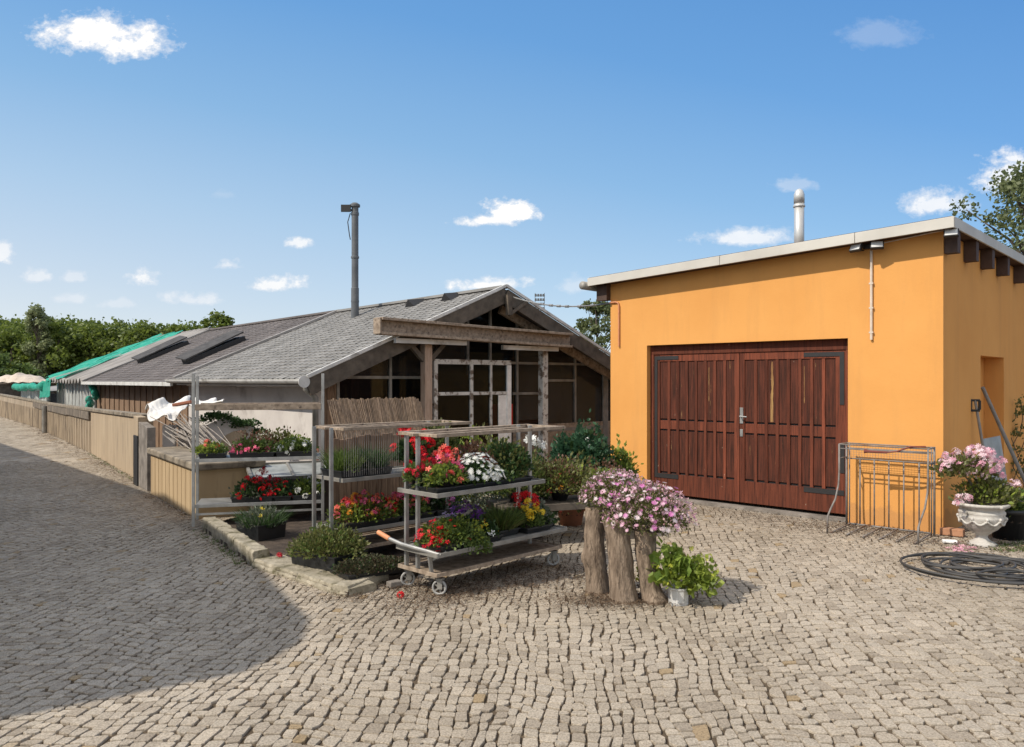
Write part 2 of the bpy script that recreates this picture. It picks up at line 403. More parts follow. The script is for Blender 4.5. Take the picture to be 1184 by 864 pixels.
# summer haze: pale near the horizon and towards the sun, deeper blue away from it
hz = mth('ADD', te, mth('MULTIPLY', ta, .20))
hr = ramp(nt, mth('ADD', mth('MULTIPLY', hz, 1.1), .25), [(.20,(.66,.715,.785)),(.41,(.42,.595,.785)),(.56,(.25,.475,.755)),(.74,(.135,.36,.72)),(.95,(.09,.29,.66))])
hv = nd(nt,'ShaderNodeMix', data_type='RGBA', blend_type='MULTIPLY'); hv.inputs[0].default_value = 1.0
nt.links.new(hr, hv.inputs[6]); hv.inputs[7].default_value = (4.88,4.88,4.88,1)      # haze radiance in the sky texture's own units
hm = nd(nt,'ShaderNodeMix', data_type='RGBA')
nt.links.new(mth('MULTIPLY', mth('GREATER_THAN', sp.outputs[1], .03), .85), hm.inputs[0]); nt.links.new(sky.outputs[0], hm.inputs[6]); nt.links.new(hv.outputs[2], hm.inputs[7])
nt.links.new(hm.outputs[2], bg.inputs[0])
nb = wnoise(16, 9, 0); ns = wnoise(42, 8, 3.3); n3 = wnoise(115, 6, 7.1)
CLOUDS = [ # measured bearing x, height y, half width, half height, density
 (98,42,62,30,1),(160,52,56,30,1),(592,247,38,17,1),(560,256,44,11,.85),(343,281,20,9,.7),(264,307,22,9,.55),(165,323,20,15,.7),
 (318,330,40,11,.75),(222,347,40,11,.5),(566,330,44,11,.8),(40,321,18,11,.5),(87,322,18,10,.4),(3,294,12,16,.6),(866,276,62,15,.7),
 (1080,238,46,22,.75),(1170,205,42,38,.75),(1020,42,50,24,.18),(925,214,28,11,.3),(75,346,26,8,.35),(665,332,26,12,.35),(258,225,20,8,.12),(140,352,26,8,.3)]
dens = None; shade = None
for (px,py,hw,hh,dn) in CLOUDS:
    u = mth('MULTIPLY', mth('SUBTRACT', ta, (px-CX)/F_PX), F_PX/hw)
    v = mth('MULTIPLY', mth('SUBTRACT', te, (HY-py)/F_PX), F_PX/hh)
    vl = mth('MULTIPLY', mth('MINIMUM', v, 0.0), 1.5); v2 = mth('ADD', mth('MAXIMUM', v, 0.0), vl)
    rr = mth('SQRT', mth('ADD', mth('MULTIPLY', u, u), mth('MULTIPLY', v2, v2)))
    k = min(1.0, .45 + 14/hw)
    a = mth('SUBTRACT', 1.0, rr)
    a = mth('ADD', a, mth('MULTIPLY', nb, 2.3*k)); a = mth('ADD', a, mth('MULTIPLY', ns, 1.0 if hw > 45 else 1.9)); a = mth('ADD', a, mth('MULTIPLY', n3, .75))
    a = mth('MULTIPLY', mth('MULTIPLY', a, 1.7, clamp=True), dn)
    dens = a if dens is None else mth('MAXIMUM', dens, a)
front = mth('GREATER_THAN', sp.outputs[1], .03)
dens = mth('MULTIPLY', dens, front)
# unseen bright cloud added behind and above the viewer to fill the shade neutrally
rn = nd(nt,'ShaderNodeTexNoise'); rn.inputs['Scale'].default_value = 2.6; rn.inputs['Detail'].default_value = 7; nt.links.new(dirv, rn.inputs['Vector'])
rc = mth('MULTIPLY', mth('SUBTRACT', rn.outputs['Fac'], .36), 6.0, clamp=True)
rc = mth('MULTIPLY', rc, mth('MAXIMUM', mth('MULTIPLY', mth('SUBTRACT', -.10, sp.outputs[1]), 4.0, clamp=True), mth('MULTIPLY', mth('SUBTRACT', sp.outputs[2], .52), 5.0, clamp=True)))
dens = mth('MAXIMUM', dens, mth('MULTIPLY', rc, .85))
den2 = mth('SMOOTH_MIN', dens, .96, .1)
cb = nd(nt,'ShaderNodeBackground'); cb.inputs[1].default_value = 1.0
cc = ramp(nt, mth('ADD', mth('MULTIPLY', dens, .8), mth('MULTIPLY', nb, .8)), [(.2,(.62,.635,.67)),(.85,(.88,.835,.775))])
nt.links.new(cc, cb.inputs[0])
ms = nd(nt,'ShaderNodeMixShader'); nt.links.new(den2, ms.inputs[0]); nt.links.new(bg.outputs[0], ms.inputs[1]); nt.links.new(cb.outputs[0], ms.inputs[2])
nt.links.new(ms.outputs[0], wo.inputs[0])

# ------------------------------------------------------------------ layout
ORG = Fr(1.554, 12.19, math.atan2(-.687, .727))            # orange garage: x along the front, y into the building
NUR = Fr(-3.155, 12.0, R(40))                              # nursery hall: x along its gable, y along its length
WALLB = [gp(166,559.5), gp(105,524.6), gp(79,512), gp(52,499), gp(40,494), gp(0,481.5)]
WALLB.append(WALLB[-1] + Vector((-8.6,10.8,0)))
BLK = Fr(-4.04, 9.93, math.atan2(.588,.809))               # x across (away from the road), y along the road
BED = [gp(234,613.7), gp(293,657), gp(402,692.8), gp(450,673.5)]
def inside(p, poly):
    r = False; n = len(poly)
    for i in range(n):
        a, b = poly[i], poly[(i+1)%n]
        if (a[1] > p[1]) != (b[1] > p[1]) and p[0] < (b[0]-a[0])*(p[1]-a[1])/(b[1]-a[1])+a[0]: r = not r
    return r
bed_poly = [BED[0], BED[1], BED[2], BED[3], Vector((-.62,7.35,0)), Vector((.35,8.6,0)), NUR.w(2.2,-1.0), NUR.w(.3,-.3), Vector((-3.3,10.6,0))]
road_wall_poly = [(p.x,p.y) for p in WALLB] + [(-10,60),(10,60),(0,20)] + [tuple(NUR.w(0,0))[:2]] + [tuple(BLK.w(0,0))[:2], tuple(BLK.w(0,2.8))[:2]]
org_poly = [tuple(ORG.w(*q))[:2] for q in ((0,.1),(4.72,.1),(4.72,7),(0,7))]
nur_poly = [tuple(NUR.w(*q))[:2] for q in ((.3,.3),(9,.3),(9,24),(.3,24))]

# ------------------------------------------------------------------ ground
dirt, ntd, bd = base_mat('sandy_joint_dirt', .97, 0, .15)
cd = ramp(ntd, noise(ntd, 1.2, 8), [(.3,(.075,.054,.036)),(.7,(.135,.10,.068))])
cd = mixc(ntd, ramp(ntd, noise(ntd, 35, 5), [(.45,(0,0,0)),(.75,(.6,)*3)]), cd, (.07,.06,.035))
ntd.links.new(cd, bd.inputs['Base Color']); bump(ntd, bd, noise(ntd, 60, 6), .01)
M['dirt'] = dirt
g = MB()
# one sheet, finer near the viewer
g.grid(lambda u,v: (-900+1800*u, -700+1700*v, 0), 12, 12)
obj('ground', g, M['dirt'], kind='structure')

def cobble_mat():
    m, nt, b = base_mat('granite_setts', .82, 0, .3)
    c = ramp(nt, island(nt), [(0,(.285,.24,.188)),(.25,(.345,.295,.234)),(.5,(.385,.33,.262)),(.72,(.365,.318,.258)),(.978,(.43,.37,.295)),(.99,(.30,.225,.135)),(1,(.33,.245,.15))])
    sp = ramp(nt, noise(nt, 85, 5, rough=.85), [(.36,(.50,.48,.46)),(.5,(1,)*3),(.64,(1.38,)*3)])
    c = mixc(nt, 1.0, c, sp, 'MULTIPLY')
    big = ramp(nt, noise(nt, .55, 6), [(.35,(.86,.84,.80)),(.65,(1.06,1.05,1.03))])
    c = mixc(nt, 1.0, c, big, 'MULTIPLY')
    st = ramp(nt, noise(nt, 7, 7, rough=.7), [(.57,(0,0,0)),(.76,(.5,)*3)])
    c = mixc(nt, st, c, (.13,.098,.066))
    nt.links.new(c, b.inputs['Base Color'])
    bump(nt, b, noise(nt, 55, 6, rough=.7), .006, .7)
    return m
M['cobble'] = cobble_mat()
rng = random.Random(5)
cb_ = MB()
def warp(u, v):
    du = .07*math.sin(.6*v+.7*u)+.026*math.sin(1.5*v-1.9*u+1)+.013*math.sin(3.7*v+4.3*u+2)+.009*math.sin(7.9*v-9.7*u+.5)+.007*math.sin(15*v+23*u)
    dv = .08*math.sin(.9*u+.3*v+2)+.05*math.sin(2.1*u-.6*v)+.022*math.sin(4.9*u+1.7*v)+.014*math.sin(9.7*u+3*v)
    x, y = u+du, v+dv
    return x+.10*(y-6), y
nst = 0
def lay(u0, u1, v0, v1, wr, lr, test):
    global nst
    u = u0
    while u < u1:
        wd = rng.uniform(*wr); v = v0 - rng.random()*lr[1]
        um = u + wd/2
        while v < v1:
            ln = rng.uniform(*lr) * (1.5 if rng.random() < .06 else 1)
            x, y = warp(um, v+ln/2)
            if v0 <= y < v1 and test(x, y) and not (inside((x,y), bed_poly) or inside((x,y), org_poly) or inside((x,y), nur_poly) or inside((x,y), road_wall_poly)):
                j = lambda s: rng.uniform(-s,s)
                g1, g2, g3, g4 = (.0022+rng.random()*.0034+(.0020 if v > 8 else 0) for _ in range(4))
                J = .0058; g1 *= .8; g3 *= .8; g2 = g2*1.5+.0012; g4 = g4*1.5+.0012; su = j(.008); g1 += su; g3 -= su
                P = [Vector((*warp(*p),0)) for p in ((u+g1+j(J),v+g2+j(J)),(u+wd-g3+j(J),v+g2+j(J)),(u+wd-g3+j(J),v+ln-g4+j(J)),(u+g1+j(J),v+ln-g4+j(J)))]
                cen = (P[0]+P[1]+P[2]+P[3])/4
                h = .0125 + rng.random()*.0035; tx, ty = j(.014), j(.014)
                if y > 9.5:
                    vs = [(p.x,p.y,-.01) for p in P] + [tuple(cen+(p-cen)*.93+Vector((0,0,h+(p-cen).x*tx+(p-cen).y*ty))) for p in P]
                    fs = [(4,5,6,7)]+[(i,(i+1)%4,(i+1)%4+4,i+4) for i in range(4)]
                else:
                    ring = []
                    for i in range(4):
                        p, n1, p1 = P[i], P[(i+1)%4], P[i-1]
                        c1, c2 = rng.uniform(.04,.20), rng.uniform(.04,.20)
                        if rng.random() < .12: c1, c2 = .34, .34
                        ring.append(p+(p1-p)*c1); ring.append(p+(n1-p)*c2)
                    vs = [(p.x,p.y,-.01) for p in ring]
                    for sc, zz in ((.99,h-.0045),(.945,h-.0004)):
                        vs += [tuple(cen+(p-cen)*sc+Vector((0,0,zz+((p-cen).x*tx+(p-cen).y*ty)+j(.0007)))) for p in ring]
                    fs = [tuple(range(16,24))]
                    for L in range(2):
                        fs += [(L*8+i, L*8+(i+1)%8, L*8+8+(i+1)%8, L*8+8+i) for i in range(8)]
                cb_.add(vs, fs); nst += 1
            v += ln
        u += wd
lay(-15.5, 15.5, 2.6, 17.0, (.060,.092), (.060,.125), lambda x,y: abs(x) < .80*y+1.2)
lay(-40, -5, 17.0, 40.0, (.15,.20), (.25,.40), lambda x,y: -.85*y-1 < x < -.42*y)
cob = obj('cobbled_road', cb_, M['cobble'], kind='structure', fix=False)

# ------------------------------------------------------------------ orange garage
gar = at_frame('garage', 'orange rendered garage with a sloping flat roof and wide brown double doors', 'garage', ORG)
DX0, DX1, DZ = .677, 3.65, 2.33
def zt(x): return 3.30 + (x+.27)*.0450            # underside of the roof
wl = MB()
wl.prism([(0,0),(DX0,0),(DX0,DZ),(DX1,DZ),(DX1,0),(4.726,0),(4.726,zt(4.726)),(0,zt(0))], 0, .25, 'y')
wl.prism([(.25,0),(1.75,0),(1.75,2.13),(3.12,2.13),(3.12,0),(6.2,0),(6.2,zt(4.5)),(.25,zt(4.5))], 4.476, 4.726, 'x')
wl.box(4.36,4.4745,1.5,3.4,0,2.4)
wl.box(0,.25,.25,6.2,0,zt(0)); wl.box(.25,4.476,5.95,6.2,0,zt(.25))
wl.box(.25,4.476,.5,.55,0,2.6)
obj('wall', wl, M['orange'], gar)
fa = MB()
def fz(x): return 3.285+(x+.27)*.0445
# the sheet-metal edging in three lengths, joints left open by a few mm
xs = [-.27, 2.02, 3.82, 4.90]
for a, b in zip(xs, xs[1:]):
    fa.prism([(a+.003,fz(a)),(b-.003,fz(b)),(b-.003,fz(b)+.125),(a+.003,fz(a)+.125)], -.25, -.225, 'y')
for a, b in ((-.22,1.9),(1.905,4.0),(4.005,6.3)):
    fa.box(4.876,4.90,a,b,fz(4.9),fz(4.9)+.125)
obj('fascia', fa, M['fascia'], gar, bevel=.004)
rf = MB()
rf.prism([(-.26,fz(-.26)+.02),(4.87,fz(4.87)+.02),(4.87,fz(4.87)+.135),(-.26,fz(-.26)+.135)], -.222, 6.3, 'y')
obj('roof', rf, M['rafter'], gar)
for k, yy in enumerate((.02,.88,1.72,2.63,3.75,4.9)):
    r_ = MB(); r_.box(4.73,4.868,yy,yy+.13,3.27,fz(4.8)+.018)
    obj('rafter', r_, M['rafter'], gar)
for yy in (-.1, 1.0):
    r_ = MB(); r_.box(-.2,-.004,yy,yy+.14,3.06,fz(-.2)+.018); obj('rafter', r_, M['rafter'], gar)
gt = MB(); gt.tube([(-.33,-.3,3.30),(-.33,6.2,3.27)], .065, 12); obj('gutter', gt, M['dull_steel'], gar, sm=True)
# flue
fx = ORG.l((at(924,260,11.45)).to_tuple())
fl_ = MB(); fl_.lathe([(.072,0),(.072,.92)], n=24)
flo = obj('flue_pipe', fl_, M['chrome'], gar, loc=(fx.x,fx.y,3.52), sm=False); smooth(flo)
for z0, rr in ((.10,.082),(.86,.084)):
    b_ = MB(); b_.lathe([(rr-.01,z0-.02),(rr,z0-.015),(rr,z0+.015),(rr-.01,z0+.02)], n=24); obj('clamp_ring', b_, M['chrome'], flo, sm=True)
b_ = MB(); b_.lathe([(.076,.90),(.076,1.03),(.055,1.09),(.02,1.115)], n=24)
obj('flue_cap', b_, M['chrome'], flo, sm=True)
# conduits on the front
def frontpt(px, py, y=0): return ORG.hit(px, py, y)
x_, z1 = frontpt(1007.5, 290, -.02); _, z0 = frontpt(1007.5, 393, -.02)
cp = MB(); cp.tube([(x_,-.02,z0),(x_,-.02,z1)], .016, 10); 
for zz in (z0+.08, z0+.38, z0+.68): cp.box(x_-.024,x_+.024,-.036,-.001,zz,zz+.02)
obj('conduit', cp, M['white_pipe'], gar, sm=False)
x_, z1 = frontpt(715.5, 350, -.02); _, z0 = frontpt(715.5, 401, -.02)
cp = MB(); cp.tube([(.0,-.02,z1+.01),(x_-.06,-.02,z1+.012),(x_-.015,-.02,z1-.004),(x_,-.02,z1-.05),(x_,-.02,z0)], .013, 8)
obj('conduit', cp, M['handle_orange'], gar)
# floodlights
def flood(px, py, y, yaw, label=None, pitch=-.55):
    x, z = ORG.hit(px, py, y)
    m = MB(); m.box(-.075,.075,-.022,.022,-.05,.05)
    o = obj('floodlight', m, M['black_iron'], gar, loc=(x,y,z), bevel=.006); o.rotation_euler = (pitch,0,yaw)
    q = MB(); q.box(-.063,.063,-.026,-.0225,-.04,.04); obj('lens', q, M['lamp_glass'], o)
    k = MB(); k.bar((0,.02,0),(0,.13,.06),.03,.012); obj('bracket', k, M['black_iron'], o)
flood(990,287,-.16,-.25); flood(1014,284,-.16,.35); flood(1100,270,-.16,.15)
jb = MB(); x, z = ORG.hit(1003,285,-.05); jb.box(x-.05,x+.05,-.06,-.002,z-.03,z+.03); obj('junction_box', jb, M['black_iron'], gar, bevel=.004)
cb2 = MB(); x2, z2 = ORG.hit(1092,268,-.03); cb2.tube([(x+.05,-.03,z+.01),(x2,-.03,z2+.02)], .008, 6); obj('cable', cb2, M['white_pipe'], gar)
# the doors
y0 = .12
df = MB()
df.box(DX0+.002,DX1-.002,y0-.03,y0+.06,DZ-.14,DZ-.002); df.box(DX0+.002,DX0+.06,y0-.03,y0+.06,.02,DZ-.14); df.box(DX1-.06,DX1-.002,y0-.03,y0+.06,.02,DZ-.14)
obj('door_frame', df, M['door_frame'], gar, bevel=.004)
th = MB(); th.box(DX0+.003,DX1-.003,-.02,.3,.0,.055); obj('threshold', th, M['stone_grey'], gar)
XM = 2.133
def leaf(xa, xb, hinge_left):
    lf = MB(); zb, ztp = .10, DZ-.145
    ya, yb = y0-.015, y0+.03
    n = 8; st = .12
    sl_, sr_ = (.10,.075) if hinge_left else (.075,.13)
    lf.box(xa,xa+sl_,ya,yb,zb,ztp); lf.box(xb-sr_,xb,ya,yb,zb,ztp)
    p0, p1 = xa+sl_, xb-sr_
    lf.box(p0,p1,ya,yb,ztp-.10,ztp); lf.box(p0,p1,ya,yb,zb,.40)
    pitch = (p1-p0)/n
    for k in range(1,n):
        c = p0+k*pitch; lf.box(c-.022,c+.022,ya+.004,yb,.40,ztp-.10)
    for k in range(n):
        a = p0+k*pitch+(.022 if k else 0)+.001; b = p0+(k+1)*pitch-(.022 if k<n-1 else 0)-.001
        lf.box(a,b,ya+.012,yb,1.07,1.20)
    o = obj('door_leaf', lf, M['door_frame'], gar, bevel=.003)
    for k in range(n):
        a = p0+k*pitch+(.022 if k else 0)+.003; b = p0+(k+1)*pitch-(.022 if k<n-1 else 0)-.003
        pm = MB(); pm.box(a,b,ya+.014,yb-.004,1.225,ztp-.103)
        bare = (not hinge_left) and k == 2
        po = obj('upper_panel', pm, M['door_panel'], o, bevel=.003)
        if bare or k in (5,):
            rgb = random.Random(k+3); wv = b-a; c = a+wv*(.55 if bare else .3); hw = wv*(.30 if bare else .07); z0_, z1_ = (1.235, ztp-.13) if bare else (1.5, ztp-.2)
            L_ = [(c-hw*rgb.uniform(.35,1)*(1-.5*(i/11)), z0_+(z1_-z0_)*i/11) for i in range(12)]; R_ = [(c+hw*rgb.uniform(.35,1)*(1-.5*(i/11)), z0_+(z1_-z0_)*i/11) for i in range(12)]
            sm_ = MB(); sm_.prism(L_+R_[::-1], ya+.0122, ya+.0138, 'y'); so_ = obj('bare_patch', sm_, M['bare_board'], po)
        pm = MB(); pm.box(a,b,ya+.016,yb-.004,.43,1.045); obj('lower_panel', pm, M['door_panel'], o, bevel=.003)
        bk = MB(); bk.box(a-.002,b+.002,yb-.008,yb+.004,.38,ztp-.09); 
        lf2 = bk
        obj('backing_board', bk, M['black_iron'], o)
    # strap hinges
    for (za, zc) in ((ztp-.075, ztp-.02), (.335,.40)):
        s = MB(); L = .42
        if hinge_left:
            s.box(xa+.012,xa+L,ya-.008,ya-.0005,za,zc)
            if za > 1: s.box(xa+.012,xa+.06,ya-.0078,ya-.0006,za-1.9 if False else .40,za)
        else:
            s.box(xb-L-.12,xb-.02,ya-.008,ya-.0005,za,zc)
            if za > 1: s.box(xb-.075,xb-.02,ya-.0078,ya-.0006,za-.62,za)
        obj('strap_hinge', s, M['black_iron'], o)
    if not hinge_left:
        s = MB(); s.box(xb-.07,xb-.015,ya-.0078,ya-.0006,.62,.98); obj('strap_hinge', s, M['black_iron'], o)
    return o
l1 = leaf(DX0+.062, XM-.003, True); l2 = leaf(XM+.003, DX1-.062, False)
h = MB(); ya = y0-.016
h.box(XM+.012,XM+.06,ya-.010,ya-.001,1.20,1.42); h.box(XM+.014,XM+.056,ya-.012,ya-.001,1.02,1.12)
h.tube([(XM+.035,ya-.01,1.30),(XM+.035,ya-.06,1.30),(XM+.14,ya-.06,1.295)], .011, 8)
obj('handle', h, M['steel'], l2, bevel=.002)

# ------------------------------------------------------------------ nursery hall
nur = at_frame('nursery_hall', 'long low nursery hall with grey shingled gable roof, dark glazed front and weathered beams', 'building', NUR)
EX, AX, AZ, EZ = 0.0, 3.95, 3.524, 1.83
WX = 7.9
def roof_z(x, ez, az): return ez + (az-ez)*(1-abs(x-AX)/AX)
def slope_tiles(y0, y1, ez, az, mat, row, wid, seed):
    """left roof slope: boarding below, courses of lapped shingles above"""
    rg = random.Random(seed); t = MB()
    L = math.hypot(AX, az-ez); ux, uz = AX/L, (az-ez)/L; nx, nz = -uz, ux
    def P(u, y, h): return (u*ux+h*nx, y, ez+u*uz+h*nz)
    vs = [P(0,y0,-.05),P(L,y0,-.05),P(L,y1,-.05),P(0,y1,-.05),P(0,y0,0),P(L,y0,0),P(L,y1,0),P(0,y1,0)]
    t.add(vs, [(0,3,2,1),(4,5,6,7),(0,1,5,4),(1,2,6,5),(2,3,7,6),(3,0,4,7)])
    u = -.03; k = 0
    while u < L-.02:
        y = y0 - (wid*.5 if k % 2 else 0)
        while y < y1:
            a, b = max(y0,y+.004), min(y1,y+wid-.004)
            if b-a > .02:
                h1 = .019+rg.uniform(-.003,.005); h0 = .006; j = rg.uniform(-.008,.008); s2 = rg.uniform(-.004,.004)
                e = min(u+row*1.25, L)
                t.add([P(u+j,a+.02,h1),P(u+j-.012,(a+b)/2,h1+s2),P(u+j,b-.02,h1),P(e,b,h0),P(e,a,h0),P(u+j,a+.02,.002),P(u+j-.012,(a+b)/2,.002),P(u+j,b-.02,.002)],
                      [(0,1,2,3,4),(5,6,1,0),(6,7,2,1)])
            y += wid
        u += row; k += 1
    return obj('roof_slope', t, mat, nur, fix=False)
slope_tiles(.02, 6.7, EZ, AZ, M['shingle'], .155, .21, 1)
E2, A2 = 1.75, 3.53
slope_tiles(6.72, 16.0, E2, A2, M['brown_shingle'], .17, .26, 2)
# right-hand slope, one slab with three lengths
rs = MB()
rs.prism([(AX,AZ),(WX,EZ),(WX,EZ-.06),(AX,AZ-.06)], .02, 16, 'y'); obj('far_roof_slope', rs, M['brown_shingle'], nur)
# corrugated length
E3, A3 = 1.80, 3.57
L3 = math.hypot(AX, A3-E3)
def corr(u, v):
    y = 16.02 + 6.3*v; x = -.05 + (AX+.05)*u; z = E3 + (A3-E3)*(x/AX) + .075*math.cos(2*PI*y/.48)
    z += .02*math.sin(y*1.3+x) - .03*math.exp(-((x-2.2)/.5)**2)*max(0,math.sin(y*.9))
    return (x, y, z)
cr = MB(); cr.grid(corr, 14, 260); obj('corrugated_roof', cr, M['corrugated'], nur, solid=.012, fix=False, sm=True)
cr = MB(); cr.prism([(AX,A3),(WX,E3),(WX,E3-.05),(AX,A3-.05)], 16.02, 22.3, 'y'); obj('far_roof_slope', cr, M['corrugated'], nur)
# ridge caps and verges
rg_ = MB(); rg_.bar((AX,.0,AZ+.035),(AX,6.7,AZ+.035),.16,.05); obj('ridge_cap', rg_, M['shingle'], nur)
rg_ = MB(); rg_.bar((AX,6.73,A2+.03),(AX,16,A2+.03),.16,.05); obj('ridge_cap', rg_, M['brown_shingle'], nur)
rg_ = MB(); rg_.bar((AX,16,A3+.03),(AX,22.3,A3+.03),.2,.05); obj('ridge_cap', rg_, M['corrugated'], nur)
for (yy, ez, az, ww) in ((-.03,EZ+.05,AZ+.06,.05),(6.68,EZ+.045,AZ+.055,.14),(16.0,E2+.05,A2+.055,.18)):
    v_ = MB(); v_.bar((-.04,yy,ez-.018),(AX,yy,az),ww,.05); obj('verge_trim', v_, M['white_trim'] if ww < .1 else M['corrugated'], nur)
v_ = MB(); v_.bar((AX,-.03,AZ+.06),(WX+.04,-.03,EZ+.03),.05,.05); obj('verge_trim', v_, M['white_trim'], nur)
# barge boards under the verge, inner rafters behind
for (x0,z0,x1,z1) in ((-.02,EZ-.145,AX-.005,AZ-.13),(WX+.02,EZ-.145,AX+.005,AZ-.13)):
    bb = MB(); bb.bar((x0,-.0,z0),(x1,-.0,z1),.06,.26); obj('barge_board', bb, M['dark_wood'], nur, bevel=.004)
rb = MB(); rb.bar((AX+.15,.34,AZ-.35),(WX-.2,.34,EZ-.12),.08,.16); obj('rafter', rb, M['old_wood'], nur, bevel=.004)
rb = MB(); rb.bar((AX-.15,.40,AZ-.35),(.2,.40,EZ-.12),.08,.16); obj('rafter', rb, M['dark_wood'], nur)
# gutter on the roadside eave
def gutter(y0, y1, z, x=-.09, r=.075):
    q = MB()
    prof = [(x+r*math.cos(a), z+r*math.sin(a)) for a in [PI+PI*k/8 for k in range(9)]]
    prof2 = [(x+(r-.006)*math.cos(a), z+(r-.006)*math.sin(a)) for a in [2*PI-PI*k/8 for k in range(9)]]
    q.prism(prof+prof2, y0, y1, 'y')
    return q
q = gutter(-.02, 6.9, EZ-.01)
q.prism([(-.09+.095*math.cos(2*PI*k/20), EZ-.05+.095*math.sin(2*PI*k/20)) for k in range(20)], -.035, -.021, 'y')
obj('gutter', q, M['white_trim'], nur, fix=True)
q = MB(); q.bar((-.03,6.85,E2-.03),(-.03,16.1,E2-.03),.05,.09); obj('eave_board', q, M['white_trim'], nur)
q = MB(); q.box(-.0,.32,.05,6.6,EZ-.13,EZ-.10)
for k in range(9): q.box(-.01,.32,.1+k*.72,.12+k*.72,EZ-.145,EZ-.131)
obj('soffit', q, M['wall_pale'], nur)
q = MB(); q.tube([(-.02,.06,EZ-.1),(-.02,.06,EZ-.16),(.16,.10,EZ-.30),(.16,.10,.75)], .048, 12); dp = obj('downpipe', q, M['dull_steel'], nur, sm=True)
q = MB(); q.tube([(.16,.10,.74),(.16,.10,.1)], .055, 12); obj('clay_pipe', q, M['terracotta'], dp, sm=True)
# side walls
q = MB(); q.box(.35,.55,.6,6.9,0,EZ-.02); obj('side_wall', q, M['wall_pale'], nur)
q = MB(); q.box(.36,.55,6.9,15.9,0,E2-.03)
for k in range(16): q.box(.335,.362,6.95+k*.56,6.98+k*.56,0,E2-.03)
obj('side_wall', q, M['tan_wood'], nur)
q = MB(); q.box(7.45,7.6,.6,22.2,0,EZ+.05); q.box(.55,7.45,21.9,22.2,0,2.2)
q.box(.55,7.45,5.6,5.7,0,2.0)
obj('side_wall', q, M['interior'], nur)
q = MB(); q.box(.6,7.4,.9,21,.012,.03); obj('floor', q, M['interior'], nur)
# chalked glazing of the far length
for k in range(11):
    a = 16.0+k*.575
    q = MB(); q.box(.30,.36,a,a+.05,.2,E3-.06); obj('glazing_bar', q, M['white_trim'], nur)
    q = MB(); q.box(.325,.332,a+.052,a+.573,.2,E3-.07); obj('glass_pane', q, M['pale_glass'], nur)
q = MB(); q.box(.36,.40,16.0,22.3,0,.95); obj('side_wall', q, M['stone_grey'], nur)
# roof vents
def hatch(px, py, w_, l_, yaw_sign=1):
    # meets the brown roof plane where it is seen
    o = NUR.l((0,0,CH)); k = (px-CX)/F_PX
    d = NUR.l((NUR.x+k, NUR.y+1, (HY-py)/F_PX))
    sl2 = (A2-E2)/AX
    t = (E2+sl2*o.x-o.z)/(d.z-sl2*d.x)
    p = o+d*t
    th_ = math.atan(sl2)
    fm = MB()
    for (a0,a1,b0,b1) in ((0,l_,0,.07),(0,l_,w_-.07,w_),(0,.07,.071,w_-.071),(l_-.07,l_,.071,w_-.071)): fm.box(a0,a1,b0,b1,-.02,.13)
    fm.box(.07,l_-.07,.071,w_-.071,.02,.05)
    fo = obj('roof_hatch', fm, M['black_iron'], nur, loc=(p.x,p.y,p.z)); fo.rotation_euler = (0,-th_,0)
    lid = MB(); lid.box(-.10,l_+.02,-.02,w_+.02,0,.035)
    lo = obj('lid', lid, M['lid_dark'], fo); lo.location = (0,0,.14); lo.rotation_euler = (R(7),R(-3),0)
    return fo
hatch(221,421,.62,1.55); hatch(166,420,.62,1.5)
for (px,py) in ((481,351.5),(524,344.5)):
    o = NUR.l((0,0,CH)); d = NUR.l((NUR.x+(px-CX)/F_PX, NUR.y+1, (HY-py-3)/F_PX)); s1 = (AZ-EZ)/AX
    t = (EZ+s1*o.x-o.z)/(d.z-s1*d.x); p = o+d*t
    v_ = MB(); v_.add([(0,0,.0),(0,.46,0),(-.06,.23,.19),(.60,.23,.27),(.60,0,.24),(.60,.46,.24)],[(0,2,1),(0,4,3,2),(1,2,3,5)])
    obj('roof_vent', v_, M['black_iron'], nur, loc=(p.x,p.y,p.z-.03))
# glazed gable
GY = .60
def gx(px, y=GY): return NUR.hit(px, 440, y)[0]
def gz(px, py, y=GY): return NUR.hit(px, py, y)[1]
def gab_top(x): return roof_z(x, EZ, AZ)-.12
bars = MB(); T = .05
def vbar(px, z0=None, z1=None, w_=.05, y=GY, m=None):
    x = gx(px,y); z1 = gab_top(x) if z1 is None else z1
    (m or bars).box(x-w_/2, x+w_/2, y-.04, y+.02, z0 or 0, z1)
vbar(450.5,.9); vbar(540,1.9); vbar(566,1.9); vbar(597,.9); vbar(664,.9); vbar(699,.0,None,.16); vbar(390,.9)
def hbar(pa, pb, z, w_=.05): bars.box(gx(pa),gx(pb),GY-.035,GY+.015,z-w_/2,z+w_/2)
hbar(396,490,gz(440,436.5)); hbar(500,699,gz(600,420)); hbar(632,664,gz(650,440)); hbar(592,630,gz(610,455)); hbar(592,700,gz(620,498),.07)
hbar(500,632,gz(560,384),.05)
obj('glazing_bar', bars, M['dull_steel'], nur)
